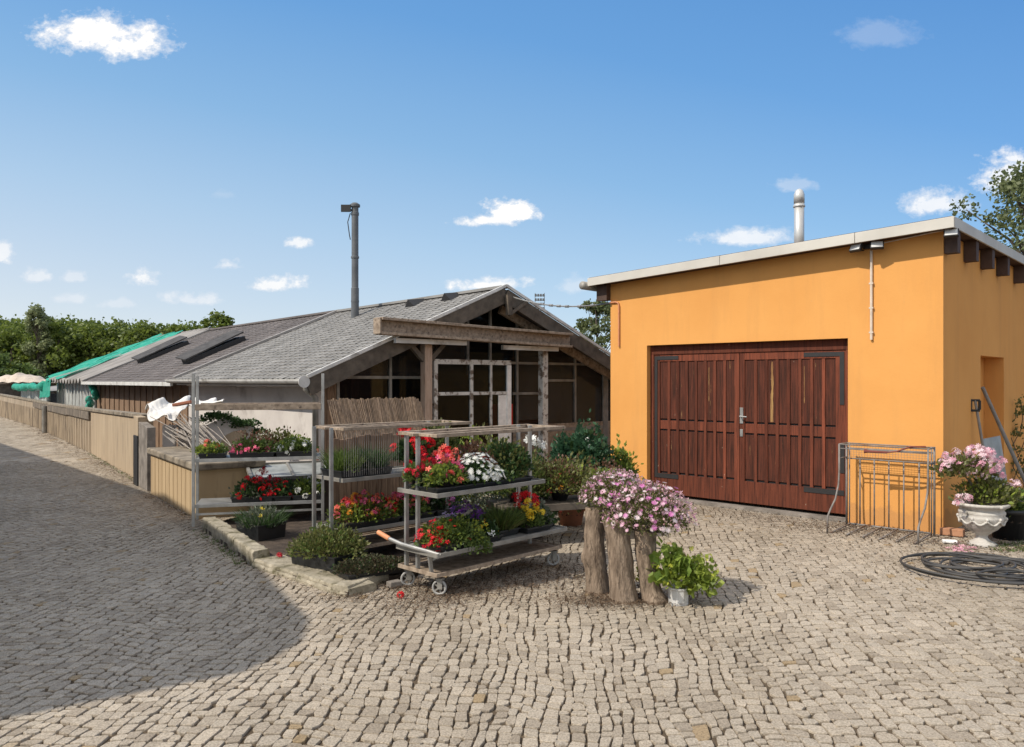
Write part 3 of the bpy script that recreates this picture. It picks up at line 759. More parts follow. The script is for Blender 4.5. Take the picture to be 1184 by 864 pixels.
# panes bay by bay (butted between the bars)
def pane(pa, pb, z0, z1, mat):
    xa, xb = gx(pa), gx(pb)
    p_ = MB(); za = min(gab_top(xa)+.1, z1); zb = min(gab_top(xb)+.1, z1)
    pts = [(xa,z0),(xb,z0),(xb,zb)]
    if xa < AX < xb and z1 > AZ-.2: pts.append((AX, AZ-.05))
    pts.append((xa,za))
    p_.prism(pts, GY-.004, GY+.002, 'y'); obj('window_pane', p_, mat, nur)
zs = gz(440,436.5)
pane(390,450,1.0,zs,M['glass']); pane(451,497,1.0,zs,M['glass']); pane(390,450,zs,9,M['brown_glass']); pane(451,498,zs,9,M['brown_glass'])
z4 = gz(600,420)
pane(499,539,z4,9,M['brown_glass']); pane(541,565,z4,9,M['glass']); pane(567,596,z4,9,M['glass']); pane(598,629,z4,9,M['brown_glass'])
pane(499,596,.3,z4,M['glass']); pane(598,629,1.0,z4,M['brown_glass']); pane(630,663,.9,9,M['brown_glass']); pane(665,698,.9,9,M['brown_glass'])
# brown boards standing behind the glass of the left bay and the right bay
q = MB(); q.box(gx(455),gx(538),GY+.12,GY+.15,zs+.1,gz(500,396)); obj('inner_board', q, M['curtain'], nur)
q = MB(); q.box(gx(600),gx(660),GY+.3,GY+.33,.9,2.3); obj('inner_board', q, M['curtain'], nur)
# low board wall at the left of the gable and sill wall
q = MB(); xa = gx(349)
q.prism([(.56,0),(gx(390),0),(gx(390),gab_top(gx(390))),(.56,gab_top(.56))], GY-.02, GY+.03, 'y')
k = .6
while k < gx(389): q.box(k,k+.015,GY-.035,GY-.0205,0,gab_top(k)-.03); k += .13
obj('board_wall', q, M['tan_wood'], nur)
q = MB(); q.box(gx(390),gx(499),GY-.03,GY+.05,0,1.0); obj('sill_wall', q, M['tan_wood'], nur)
q = MB(); q.box(gx(592),7.45,GY-.03,GY+.05,0,.9); obj('sill_wall', q, M['old_wood'], nur)
# posts under the front beam
PYc = .06
def post(px, w_, ztop, mat):
    x = gx(px,PYc); q = MB(); q.box(x-w_/2,x+w_/2,PYc-w_/2,PYc+w_/2,0,ztop)
    po = obj('post', q, mat, nur, bevel=.008); return x, po
BZ = 2.70
x1, p1o = post(493,.15,BZ-.16,M['tan_post']); x2, p2o = post(628,.14,BZ-.22,M['flaky'])
for s in (-1,1):
    q = MB(); q.bar((x1+s*.06,PYc,BZ-.55),(x1+s*.42,PYc,BZ-.2),.08,.08); obj('brace', q, M['dark_wood'], p1o)
# the heavy sliding-door beam, set in front of the gable
BY = -.16
xa, za = NUR.hit(437,377,BY); xb, zb = NUR.hit(657,394,BY)
q = MB(); q.bar((xa,BY,za),(xb,BY,zb),.10,.19); q.bar((xa,BY-.02,za+.118),(xb,BY-.02,zb+.118),.26,.045); q.bar((xa,BY-.02,za-.118),(xb,BY-.02,zb-.118),.22,.045)
q.box(xa-.03,xa-.002,BY-.12,BY+.1,za-.13,za+.13)
obj('door_beam', q, M['old_wood'], nur, bevel=.005)
for (pa,pb) in ((456,538),(580,644)):
    a, zz = NUR.hit(pa,391,BY+.05); b, _ = NUR.hit(pb,391,BY+.05)
    zr = za + (zb-za)*((a+b)/2-xa)/(xb-xa) - .19
    q = MB(); q.box(a,b,BY,BY+.07,zr-.05,zr+.03); obj('door_rail', q, M['white_trim'], nur)
# glazed sliding door
DYp = .16
q = MB()
xa, ztop = NUR.hit(501,421,DYp); xb, _ = NUR.hit(590,421,DYp); xm, _ = NUR.hit(544.5,421,DYp); xm2, _ = NUR.hit(567,421,DYp)
zmid = NUR.hit(545,455,DYp)[1]
for x, w_ in ((xa+.04,.08),(xm,.07),(xm2,.05)): q.box(x-w_/2,x+w_/2,DYp-.03,DYp+.03,.12,ztop)
q.box(xa,xb,DYp-.03,DYp+.035,ztop-.0,ztop+.09); q.box(xa+.08,xb-.1,DYp-.025,DYp+.025,zmid-.03,zmid+.03); q.box(xa+.08,xb-.1,DYp-.03,DYp+.03,.12,.3)
dr = obj('sliding_door', q, M['flaky'], nur, bevel=.004)
q = MB(); q.box(xb-.10,xb,DYp-.035,DYp+.035,.12,ztop-.002); q.box(xb-.30,xb-.101,DYp-.012,DYp+.012,.6,NUR.hit(580,457,DYp)[1]); obj('door_stile', q, M['white'], dr, bevel=.003)
q = MB(); q.box(xa+.08,xb-.1,DYp-.003,DYp+.003,.3,ztop); obj('pane', q, M['glass'], dr)
q = MB(); a, zz = NUR.hit(568,480,DYp+.08); b, _ = NUR.hit(592,480,DYp+.08); q.box(a,b,DYp+.06,DYp+.1,zz-.2,zz+.2); obj('red_board', q, M['red'], nur)
# apex clutter: short struts and cable clamp
q = MB(); q.bar((AX+.0,-.1,AZ-.12),(AX+.02,-.1,AZ-.5),.1,.08); q.bar((AX+.02,-.08,AZ-.5),(AX+.5,-.08,AZ-.2),.05,.05); obj('apex_bracket', q, M['dark_wood'], nur)

# cable from the gable to the garage
A_ = NUR.w(AX+.1,-.12,AZ-.16); B_ = ORG.w(0.0,-.03, ORG.hit(706,350.5,-.03)[1])
pts = []
for i in range(25):
    t = i/24; p = A_.lerp(B_, t); p.z -= .30*4*t*(1-t)*.35; pts.append(p)
q = MB(); q.tube(pts, .012, 6)
for t in (.42,.5,.6,.72,.85): 
    i = int(t*24); q.tube([pts[i],pts[i].lerp(pts[i+1],.8)], .022, 8)
tag(obj('overhead_cable', q, M['steel']), 'thin grey overhead cable strung between the glazed gable and the orange garage', 'cable')

# dark pipe mast behind the ridge
mp = at(410.5, 350, 17.6); 
mo = thing('pipe_mast', 'tall dark grey pipe rising behind the shingled ridge, small floodlight at its top', 'chimney', (mp.x,mp.y,0))
q = MB(); q.lathe([(.088,0),(.088,3.9),(.078,3.91),(.078,5.55),(.09,5.56),(.09,5.62),(.078,5.63),(.078,5.74),(.115,5.75),(.115,5.80),(.06,5.84)], n=20)
for zz in (2.6,3.6,4.6): q.lathe([(.076,zz-.03),(.093,zz-.02),(.093,zz+.02),(.076,zz+.03)], n=20)
obj('pipe', q, M['pole'], mo, sm=False)
q = MB(); q.box(-.30,-.08,-.10,-.06,5.62,5.78); q.bar((-.19,-.06,5.70),(-.04,0,5.66),.04,.04); lm = obj('floodlight', q, M['black_iron'], mo); 
q = MB(); q.tube([(-.10,-.03,5.6),(-.16,-.03,5.4),(-.12,-.03,5.1),(-.10,-.03,5.0)], .012, 6); obj('cable', q, M['black_iron'], mo)

# stadium mast far behind
sp_ = at(624, 440, 150.0); sx = thing('stadium_floodlight', 'distant lattice stadium floodlight seen just right of the gable peak', 'floodlight', (sp_.x,sp_.y,0))
q = MB()
for a, b in ((-.5,-.5),(.5,-.5),(.5,.5),(-.5,.5)): q.bar((a,b,0),(a*.5,b*.5,16),.12,.12)
for k in range(12): q.bar((-.5+.02*k,-.5,k*1.3),(.5-.02*k,-.5,k*1.3+1.3),.07,.07); q.bar((.5-.02*k,-.5,k*1.3),(-.5+.02*k,-.5,k*1.3+1.3),.07,.07)
obj('mast', q, M['pole'], sx)
q = MB()
for i in range(4):
    q.bar((-1,-.6,15.6+i*.85),(1,-.6,15.6+i*.85),.1,.1)
    for j in range(4): q.box(-.98+j*.5,-.60+j*.5,-.75,-.5,15.45+i*.85,15.95+i*.85)
q.bar((-.9,-.5,15.2),(-.9,-.5,18.7),.1,.1); q.bar((.9,-.5,15.2),(.9,-.5,18.7),.1,.1)
obj('lamp_rack', q, M['pole'], sx)

# ------------------------------------------------------------------ boundary wall along the road
bw = thing('boundary_wall', 'long low beige concrete wall along the cobbled road, streaked and mossy on top', 'wall', tuple(WALLB[0]))
TOPZ = [1.20,1.10,1.06,1.02,1.03,1.11,1.1]
def wallseg(a, b, za, zb, th, mat, name, z0=0.0, par=bw, off=0.0, gap=.004):
    a = Vector(a); b = Vector(b); d = (b-a).normalized(); n = Vector((d.y,-d.x,0))   # n points away from the road
    a2, b2 = a+d*gap+n*off, b-d*gap+n*off
    q = MB(); o = par.location
    vs = [a2, b2, b2+n*th, a2+n*th]
    q.add([(v.x-o.x,v.y-o.y,z0) for v in vs]+[(v.x-o.x,v.y-o.y,z) for v,z in zip(vs,(za,zb,zb,za))],
          [(0,3,2,1),(4,5,6,7),(0,1,5,4),(1,2,6,5),(2,3,7,6),(3,0,4,7)])
    return obj(name, q, mat, par, bevel=.006)
for i in range(6):
    a, b = WALLB[i], WALLB[i+1]
    m_ = M['beige'] if i == 0 else M['streaky']
    wallseg(a, b, TOPZ[i]-.06, TOPZ[i+1]-.06, .16, m_, 'wall_panel')
    if i > 0:   # shallow ribs of the cast panels
        L = (b-a).length; n = max(2,int(L/.42)); d = (b-a)/n
        q = MB(); nn = Vector((d.y,-d.x,0)).normalized(); o = bw.location
        for k in range(n):
            p = a+d*k; z = TOPZ[i]-.30 + (TOPZ[i+1]-TOPZ[i])*k/n
            q.bar((p.x-o.x-nn.x*.008,p.y-o.y-nn.y*.008,.02),(p.x-o.x-nn.x*.008,p.y-o.y-nn.y*.008,z),.05,.03)
        obj('rib', q, M['streaky'], bw)
    wallseg(a, b, TOPZ[i], TOPZ[i+1], .23, M['coping'], 'coping', z0=0, off=-.03) if False else None
    q = MB(); dd = (b-a).normalized(); nn = Vector((dd.y,-dd.x,0)); o = bw.location
    pa, pb = a-o+nn*.075, b-o+nn*.075; pa.z = TOPZ[i]-.025; pb.z = TOPZ[i+1]-.025
    q.bar(pa+dd*.003, pb-dd*.003, .225, .065); obj('coping', q, M['coping'], bw, bevel=.008)
for i in (1,2,3):
    a, b = WALLB[i], WALLB[i+1]; dd = (b-a).normalized(); nn = Vector((dd.y,-dd.x,0)); o = bw.location
    q = MB(); pa, pb = a-o-nn*.035, b-o-nn*.035; pa.z = TOPZ[i]-.17; pb.z = TOPZ[i+1]-.15; q.bar(pa+dd*.01, pb-dd*.01, .03, .19); obj('weathered_band', q, M['band'], bw, bevel=.004)
# pillar piece, drain pipe and the narrow gap at the near end
d0 = (WALLB[0]-WALLB[1]).normalized(); e1 = WALLB[0]+d0*.85; 
wallseg(WALLB[0], WALLB[0]+d0*.42, 1.19, 1.18, .14, M['beige'], 'lintel_panel', z0=.86, off=.02)
wallseg(WALLB[0]+d0*.42, e1+d0*.30, 1.10, 1.04, .13, M['stone_grey'], 'stone_pillar', off=.02)
wallseg(WALLB[0]+d0*.03, WALLB[0]+d0*.41, .86, .86, .05, M['black_iron'], 'iron_shutter', off=.12)
o = bw.location; n0 = Vector((d0.y,-d0.x,0))
p = WALLB[0]+d0*.44-o
q = MB(); q.tube([p+Vector((0,0,.0)),p+Vector((0,0,.84))], .022, 8); obj('iron_rod', q, M['dull_steel'], bw)
pp = gp(54.5,501)-o; nn = Vector(((WALLB[4]-WALLB[3]).normalized().y, -(WALLB[4]-WALLB[3]).normalized().x,0))
q = MB(); q.tube([pp-nn*.08,pp-nn*.08+Vector((0,0,.93))], .08, 10); obj('drainpipe', q, M['dull_steel'], bw)

# planter block beside the rack
bk = at_frame('rendered_block', 'waist-high warm beige rendered block with a rough stone slab on top, beside the road', 'planter', BLK)
q = MB(); q.box(0,.82,0,2.85,0,.64)
for k in range(12): q.box(-.006,.0,.12+k*.24,.135+k*.24,.03,.62)
obj('body', q, M['beige2'], bk, bevel=.01)
q = MB()
rg = random.Random(8)
def slabtop(u,v): return (-.05+.92*u, -.05+2.95*v, .745+.012*math.sin(u*9+v*14)+.008*math.sin(v*37))
q.box(-.05,.87,-.05,2.9,.642,.735); obj('slab', q, M['coping'], bk, bevel=.02)
# ------------------------------------------------------------------ the house across the road (outside the frame; its shade lies on the road)
SHADE = [(-24.5,33.1),(-14.8,22.3),(-5.04,11.5),(-3.0,8.47),(-1.9,6.5),(-1.5,5.8),(-1.42,5.3),(-1.62,4.75),(-2.7,4.07)]   # outline of the shade on the road
HH = 4.9; LX, LY = -.927/1.05*HH, -.50/1.05*HH
plan = [Vector((x+LX, y+LY, 0)) for x, y in SHADE]
hs = thing('rendered_house', 'plain rendered house with a rounded end across the road, its shade falling on the cobbles', 'house', tuple(plan[4]))
o = plan[4]; back = [plan[-1]+Vector((-7,-3.2,0)), plan[0]+Vector((-8,-6,0))]
ring = [(p.x-o.x, p.y-o.y) for p in plan+back]
cx_ = sum(p[0] for p in ring)/len(ring); cy_ = sum(p[1] for p in ring)/len(ring)
q = MB(); q.prism([(x*.985+cx_*.015-.12, y*.985+cy_*.015-.10) for x,y in ring], 0, HH-.2, 'z'); obj('wall', q, M['wall_pale'], hs)
q = MB(); q.prism(ring, HH-.2, HH, 'z'); obj('roof', q, M['brown_shingle'], hs)
d = plan[0]-plan[2]; 
for k in range(5):
    p = plan[2].lerp(plan[1], .1+.19*k) - o; dd = d.normalized(); q = MB(); q.bar(Vector((p.x-.5*0,p.y,1.9))-dd*.55, Vector((p.x,p.y,1.9))+dd*.55, .35, 1.4); f_ = obj('window', q, M['white'], hs)

# ------------------------------------------------------------------ plants
def dome(rg, rx, ry, rz, inner=.35, lobes=3, amp=.22, flat=0.0):
    ph = [(rg.uniform(1,4), rg.uniform(0,6.28), rg.uniform(0,6.28)) for _ in range(lobes)]
    def f():
        a = rg.uniform(0, 2*PI); c = rg.random()**(.8); el = math.asin(min(1,c))
        rr = (inner + (1-inner)*rg.random()**.6)
        m = 1 + amp*sum(math.sin(k*a+p)*math.cos(el*2+q) for k,p,q in ph)/lobes*1.6
        d = Vector((math.cos(a)*math.cos(el), math.sin(a)*math.cos(el), math.sin(el)))
        p = Vector((d.x*rx, d.y*ry, d.z*rz))*(rr*m)
        return p, d, rr
    return f
def foliage(mb, rg, n, rx, ry, rz, size, c=(0,0,0), asp=.32, inner=.3, amp=.25, up=.35, droop=0.0):
    f = dome(rg, rx, ry, rz, inner, 3, amp); c = Vector(c)
    for _ in range(n):
        p, d, rr = f()
        dd = (d + Vector((rg.gauss(0,.55), rg.gauss(0,.55), rg.gauss(0,.45)+up-droop*rr))).normalized()
        s = dd.cross(Vector((rg.gauss(0,1),rg.gauss(0,1),rg.gauss(0,1)))).normalized()
        L = size*rg.uniform(.6,1.25)
        mb.leaf(c+p, dd, s, L, L*asp, rg.uniform(-.12,.12)*L)
def blades(mb, rg, n, rx, ry, h, w=.006, c=(0,0,0), spread=.35):
    c = Vector(c)
    for _ in range(n):
        a, r_ = rg.uniform(0,2*PI), rg.random()**.5
        p = c+Vector((math.cos(a)*rx*r_, math.sin(a)*ry*r_, 0))
        d = Vector((math.cos(a)*r_*spread+rg.gauss(0,.2), math.sin(a)*r_*spread+rg.gauss(0,.2), 1)).normalized()
        s = d.cross(Vector((rg.gauss(0,1),rg.gauss(0,1),.1))).normalized(); L = h*rg.uniform(.5,1.1)
        e = p + d*L; bend = Vector((d.x,d.y,-.25))*L*.35
        m_ = p + d*L*.55
        mb.add([p-s*w, p+s*w, m_+s*w*.8, m_-s*w*.8, e+bend*.6], [(0,1,2,3),(3,2,4)])
def blossoms(mb, rg, n, rx, ry, rz, r, c=(0,0,0), mats=(0,), inner=.85, cluster=0, k=6, side=None, cr=None, elmin=0.0):
    c = Vector(c)
    for _ in range(n):
        a = rg.uniform(0,2*PI) if side is None else rg.gauss(side, .9)
        el = math.asin(min(1, elmin+(1-elmin)*rg.random()))
        d = Vector((math.cos(a)*math.cos(el), math.sin(a)*math.cos(el), math.sin(el)))
        rr = rg.uniform(inner,1.08)
        p = c + Vector((d.x*rx, d.y*ry, d.z*rz))*rr
        mb.mi = rg.choice(mats)
        if cluster:
            R_ = cr or r*1.9
            for _ in range(cluster):
                e = Vector((rg.gauss(0,1),rg.gauss(0,1),rg.gauss(.35,1))).normalized()
                mb.flower(p+e*R_*rg.uniform(.75,1), e, r*rg.uniform(.75,1.1), 5)
        else:
            nn = (d+Vector((rg.gauss(0,.35),rg.gauss(0,.35),rg.gauss(.25,.3)))).normalized()
            rad = r*rg.uniform(.7,1.15)
            mb.flower(p, nn, rad, k)
    mb.mi = 0
def tray(mb, lx, ly, h, taper=.012, t=.006, z=0.0):
    """open plastic tray: outer and inner shell, soil level left to the foliage"""
    a, b = lx/2, ly/2
    o0 = [(-a+taper,-b+taper),(a-taper,-b+taper),(a-taper,b-taper),(-a+taper,b-taper)]; o1 = [(-a,-b),(a,-b),(a,b),(-a,b)]
    r1 = [(-a-.008,-b-.008),(a+.008,-b-.008),(a+.008,b+.008),(-a-.008,b+.008)]
    i1 = [(-a+t,-b+t),(a-t,-b+t),(a-t,b-t),(-a+t,b-t)]
    vs = [(x,y,z) for x,y in o0]+[(x,y,z+h-.012) for x,y in o1]+[(x,y,z+h-.012) for x,y in r1]+[(x,y,z+h) for x,y in r1]+[(x,y,z+h) for x,y in i1]+[(x,y,z+h*.75) for x,y in i1]
    fs = [(3,2,1,0)]
    for L in range(5):
        for k in range(4): fs.append((L*4+k, L*4+(k+1)%4, L*4+4+(k+1)%4, L*4+4+k))
    fs.append((20,21,22,23))
    mb.add(vs, fs)
def pot(mb, r, h, n=20):
    mb.lathe([(r*.72,0),(r*.97,h*.86),(r*1.06,h*.86),(r*1.08,h),(r*.98,h),(r*.95,h*.85),(.001,h*.84)], n=n)

_pseed = [100]
def plant(name, label, cat, loc, rz=0.0, box=None, box_mat='black_plastic', fol=(), grass=(), flo=(), group=None, round_pot=None, stem=None):
    """box=(lx,ly,h) tray or round_pot=(r,h); fol: (mat,n,rx,ry,rz,leaf,(cx,cy),kw); flo: (mats,n,rx,ry,rz,r,(cx,cy),kw)"""
    _pseed[0] += 1; rg = random.Random(_pseed[0])
    t = thing(name, label, cat, loc, rz, group)
    h = 0
    if box:
        q = MB(); tray(q, *box); obj('tray', q, M[box_mat], t); h = box[2]*.7
        q = MB(); q.box(-box[0]/2+.014,box[0]/2-.014,-box[1]/2+.014,box[1]/2-.014,box[2]*.3,box[2]*.8); obj('soil', q, M['soil'], t)
    if round_pot:
        q = MB(); pot(q, *round_pot); obj('pot', q, M[box_mat], t, sm=True); h = round_pot[1]*.8
        q = MB(); q.lathe([(round_pot[0]*.9,round_pot[1]*.6),(round_pot[0]*.93,round_pot[1]*.87)], n=16); obj('soil', q, M['soil'], t)
    for (mt,n,rx,ry,rz_,leaf_,c,kw) in fol:
        q = MB(); foliage(q, rg, n, rx, ry, rz_, leaf_, (c[0],c[1],h+(c[2] if len(c)>2 else 0)), **kw); obj('foliage', q, M[mt], t, fix=False)
    for (mt,n,rx,ry,hh,c,kw) in grass:
        q = MB(); blades(q, rg, n, rx, ry, hh, c=(c[0],c[1],h), **kw); obj('blades', q, M[mt], t, fix=False)
    for (mats,n,rx,ry,rz_,r_,c,kw) in flo:
        q = MB(); kw = dict(kw); ms_ = list(range(len(mats)))
        blossoms(q, rg, n, rx, ry, rz_, r_, (c[0],c[1],h+(c[2] if len(c)>2 else 0)), mats=ms_, **kw)
        obj('blossoms', q, [M[m] for m in mats], t, fix=False)
    return t

# ------------------------------------------------------------------ planting bed and kerb
bs = MB(); bs.prism([(p.x,p.y) for p in bed_poly], .0, .055, 'z'); obj('bed_soil', bs, M['soil'], kind='structure')
kb = thing('kerb', 'mossy rough stone kerb edging the flower bed beside the cobbles', 'kerb', tuple(BED[0]))
def kerbseg(a, b, w_, h_, round_=.02, name='kerb_stone'):
    a = Vector(a); b = Vector(b); d = (b-a); L = d.length; d.normalize(); n = Vector((-d.y,d.x,0)); o = kb.location
    rg = random.Random(int(L*1000)); q = MB(); N = max(3,int(L/.08))
    prof = [(0,0),(0,h_-round_),(round_*.4,h_-.004),(w_-round_,h_),(w_,h_-round_),(w_,0)]
    vs = []
    for i in range(N+1):
        p = a + d*(L*i/N) - o
        for (u,z) in prof:
            j = rg.uniform(-.007,.007) if z > .01 else 0
            vs.append(p + n*(u+j) + Vector((0,0,z+j)))
    m_ = len(prof); fs = []
    for i in range(N):
        for k in range(m_-1): fs.append((i*m_+k, i*m_+k+1, (i+1)*m_+k+1, (i+1)*m_+k))
    fs += [tuple(range(m_)), tuple(N*m_+k for k in range(m_))[::-1]]
    q.add(vs, fs); return obj(name, q, M['kerb'], kb, bevel=.006)
n_ = 3
for i in range(n_): kerbseg(BED[0].lerp(BED[1], i/n_+.003), BED[0].lerp(BED[1], (i+1)/n_-.003), .16, .165)
for i in range(2): kerbseg(BED[1].lerp(BED[2], i/2+.004), BED[1].lerp(BED[2], (i+1)/2-.004), .30, .088)
for i in range(2): kerbseg(BED[1].lerp(BED[2], i/2+.004)+Vector((-.015,-.015,0)), BED[1].lerp(BED[2], (i+1)/2-.004)+Vector((-.015,-.015,0)), .10, .055)
kerbseg(BED[2]+Vector((.01,.01,0)), BED[3], .20, .105, .05)

# boxes standing on the bed
def onz(px, py, z): return gp(px, py, z)
p = onz(302, 621, .056)
plant('planter_box', 'square black planter with fine dark greenery and three yellow flowers on the kerb corner', 'planter', tuple(p), R(-38), box=(.42,.36,.17),
      fol=[('lf_grey',900,.27,.24,.20,.05,(0,0),dict(asp=.14,up=.7))], grass=[('lf_dark',420,.22,.19,.26,(0,0),dict(w=.004,spread=.8))],
      flo=[(['f_yellow'],3,.17,.10,.16,.034,(0,-.02,.05),dict(k=10,side=-1.2,elmin=.5))])
p = onz(380, 652, .09)
plant('planter_box', 'wide black planter overflowing with dense grey green sprigs, nearest the kerb', 'planter', tuple(p), R(-35), box=(.60,.40,.13),
      fol=[('lf_olive',2300,.40,.31,.23,.042,(0,0),dict(asp=.28,up=.4)),('lf_mid',900,.38,.29,.24,.04,(0,0),dict(up=.5,asp=.3))])
p = onz(428, 661, .09)
plant('sedum_mat', 'low dark brownish cushion of sedum in a flat tray behind the kerb end', 'plant tray', tuple(p), R(38), box=(.62,.40,.05),
      fol=[('sedum',3600,.36,.26,.085,.022,(0,0),dict(asp=.45,up=.6,inner=.6,amp=.1)),('lf_dark',800,.35,.25,.08,.022,(0,0),dict(asp=.4,up=.6,inner=.6,amp=.1))])

# ------------------------------------------------------------------ trolleys
def trolley(label, fr, L, W, shelves, posts, ztop, zbase, wheels=True, handle=True, deep=None):
    t = at_frame('plant_trolley', label, 'trolley', fr)
    for x in (posts[0][0], posts[1][0]):
        for y in posts[2]:
            q = MB(); q.box(x-.017,x+.017,y-.012,y+.012,zbase,ztop); q.box(x-.019,x-.0172,y-.005,y+.005,zbase,ztop)
            obj('post', q, M['steel'], t, bevel=.003)
    def shelf(z, x0, x1, y0, y1, rim, name='shelf', mat='dull_steel'):
        q = MB(); q.box(x0+.012,x1-.012,y0+.012,y1-.012,z-.012,z-.002)
        q.box(x0,x1,y0,y0+.012,z-rim,z+.012); q.box(x0,x1,y1-.012,y1,z-rim,z+.012)
        q.box(x0,x0+.012,y0+.0125,y1-.0125,z-rim,z+.012); q.box(x1-.012,x1,y0+.0125,y1-.0125,z-rim,z+.012)
        return obj(name, q, M[mat], t, bevel=.003)
    for (z,x0,x1,y0,y1) in shelves: shelf(z,x0,x1,y0,y1,.026)
    shelf(zbase, 0, L, 0, W, .022, 'base_board', 'old_wood')
    # open top frame: two bars and thin cross laths
    q = MB(); q.box(.0,L+.05,.0,.05,ztop-.03,ztop); q.box(.0,L+.05,W-.05,W,ztop-.03,ztop); q.box(.0,.045,.051,W-.051,ztop-.028,ztop-.002); q.box(L,L+.045,.051,W-.051,ztop-.028,ztop-.002)
    q.box(-.06,L-.3,W*.45,W*.55,ztop-.028,ztop-.004)
    obj('top_frame', q, M['old_wood'], t, bevel=.003)
    if wheels:
        for (x,y) in ((.07,.05),(.07,W-.05),(L-.08,.05),(L-.08,W-.05)):
            q = MB(); n=24
            def ringp(r,h): return [(r*math.cos(2*PI*k/n), h, r*math.sin(2*PI*k/n)) for k in range(n)]
            R0, R1 = .062, .046; vs = ringp(R0,-.010)+ringp(R0+.002,0)+ringp(R0,.010)+ringp(R1,.010)+ringp(R1,-.010)
            q.add(vs, [(a*n+k, a*n+(k+1)%n, ((a+1)%5)*n+(k+1)%n, ((a+1)%5)*n+k) for a in range(5) for k in range(n)])
            wo_ = obj('wheel', q, M['wheel'], t, loc=(x,y,.085), rz=R(rng.choice((-30,-48,-58))), sm=True)
            q = MB(); vs = [(v[0]*.74,v[1]*.5,v[2]*.74) for v in ringp(R1*1.35,-.01)+ringp(R1*1.35,.01)]
            for k in range(5):
                a = 2*PI*k/5; q.bar((math.cos(a)*.012,0,math.sin(a)*.012),(math.cos(a)*.047,0,math.sin(a)*.047),.012,.012)
            q.tube([(0,-.014,0),(0,.014,0)], .015, 12); obj('rim', q, M['dull_steel'], wo_)
            q = MB(); q.box(-.012,.03,-.022,-.016,-.01,.075); q.box(-.012,.03,.016,.022,-.01,.075); q.box(-.03,.04,-.03,.03,.072,.08)
            obj('fork', q, M['dull_steel'], wo_)
    if handle:
        z = .40; q = MB()
        q.tube([(.02,-.03,z-.03),(-.01,.10,z-.012),(-.035,.25,z),(-.05,.40,z+.01),(-.06,.56,z+.035)], .017, 10)
        q.bar((.03,.10,.20),(-.0,.10,z-.02),.03,.02); q.bar((.03,.12,.30),(.12,.02,z-.02),.02,.02)
        ho = obj('handle', q, M['steel'], t, sm=False)
        q = MB(); q.tube([(-.06,.56,z+.035),(-.075,.70,z+.075)], .021, 10); obj('grip', q, M['handle_orange'], ho)
    return t
T1 = Fr(-.615, 6.32, math.atan2(.716,.697))
trolley('grey shelved plant trolley on castors, nearest the viewer beside the kerb', T1, 1.58, .52,
        [(.375,-.02,1.62,-.03,.52),(.865,-.02,1.30,-.03,.50)], [(.045,0),(1.44,0),(.30,.455)], 1.36, .205)
T2 = Fr(-1.585, 7.27, math.atan2(.70,.714), .0)
trolley('weathered plant trolley standing on the flower bed in front of the plank screen', T2, 1.56, .52,
        [(.375,.0,1.60,-.02,.52),(.865,-.02,1.50,-.02,.52)], [(-.10,0),(1.30,0),(.05,.36)], 1.355, .20, wheels=True, handle=False)
# fine hanging wires of the middle trolley
q = MB()
for k in range(26): q.tube([(.02+k*.025,.018,.885),(.02+k*.025,.018,1.325)], .0016, 4)
wob_ = obj('wire_screen', q, M['tool_grey'], None, loc=(T2.x,T2.y,0), rz=T2.rz)
wob_.parent = [o for o in C.objects if o.name.startswith('plant_trolley')][-1]; wob_.location = (0,0,0); wob_.rotation_euler = (0,0,0)

def on(fr, x, y, z): return tuple(fr.w(x, y, z))
r1 = T1.rz; r2 = T2.rz
# near trolley, low shelf
G1 = None
S1 = .378
plant('flower_tray', 'trailing green plant edged with small red blooms at the handle end of the near trolley', 'flowers', on(T1,.30,.17,S1), r1, box=(.46,.32,.05),
      fol=[('lf_mid',1700,.32,.24,.20,.036,(0,0),dict(droop=.5)),('lf_lime',700,.32,.24,.20,.034,(0,0),dict(droop=.4)),('lf_mid',520,.16,.09,.16,.035,(.17,-.17,-.08),dict(droop=1.4,inner=.1))],
      flo=[(['f_red','f_crimson'],60,.31,.23,.20,.022,(-.02,.02),dict(k=5,side=2.6)),(['f_red'],5,.26,.2,.14,.03,(-.03,0),dict(cluster=8,side=3.3)),(['f_orange','f_yellow'],7,.24,.2,.17,.022,(.08,0),dict(k=5,side=.2,elmin=.4))])
plant('flower_tray', 'lilac and deep purple pansies in a dark tray on the near trolley', 'flowers', on(T1,.56,.36,S1), r1, box=(.52,.24,.05),
      fol=[('lf_dark',900,.28,.15,.16,.035,(0,0),{})],
      flo=[(['f_lilac'],16,.16,.12,.20,.03,(-.13,-.01,.02),dict(k=5,elmin=.3)),(['f_purple'],70,.21,.15,.26,.034,(.09,0,.02),dict(k=5,elmin=.2))])
plant('flower_tray', 'small yellow and orange pansies in front of the purple ones on the trolley', 'flowers', on(T1,.66,.13,S1), r1, box=(.24,.22,.05),
      fol=[('lf_dark',600,.14,.12,.13,.035,(0,0),{})], flo=[(['f_yellow','f_yellow','f_orange'],12,.14,.12,.14,.028,(0,0),dict(k=5,elmin=.2)),(['f_white'],2,.14,.12,.12,.028,(-.05,0),dict(k=5,side=-1.5))])
plant('grass_pot', 'tuft of fine yellowish green grass midway along the near trolley', 'plant', on(T1,.95,.22,S1), r1, box=(.26,.24,.06),
      grass=[('grass',700,.12,.11,.27,(0,0),dict(w=.0035,spread=.8)),('lf_olive',500,.13,.12,.20,(0,0),dict(w=.0035,spread=1.0))])
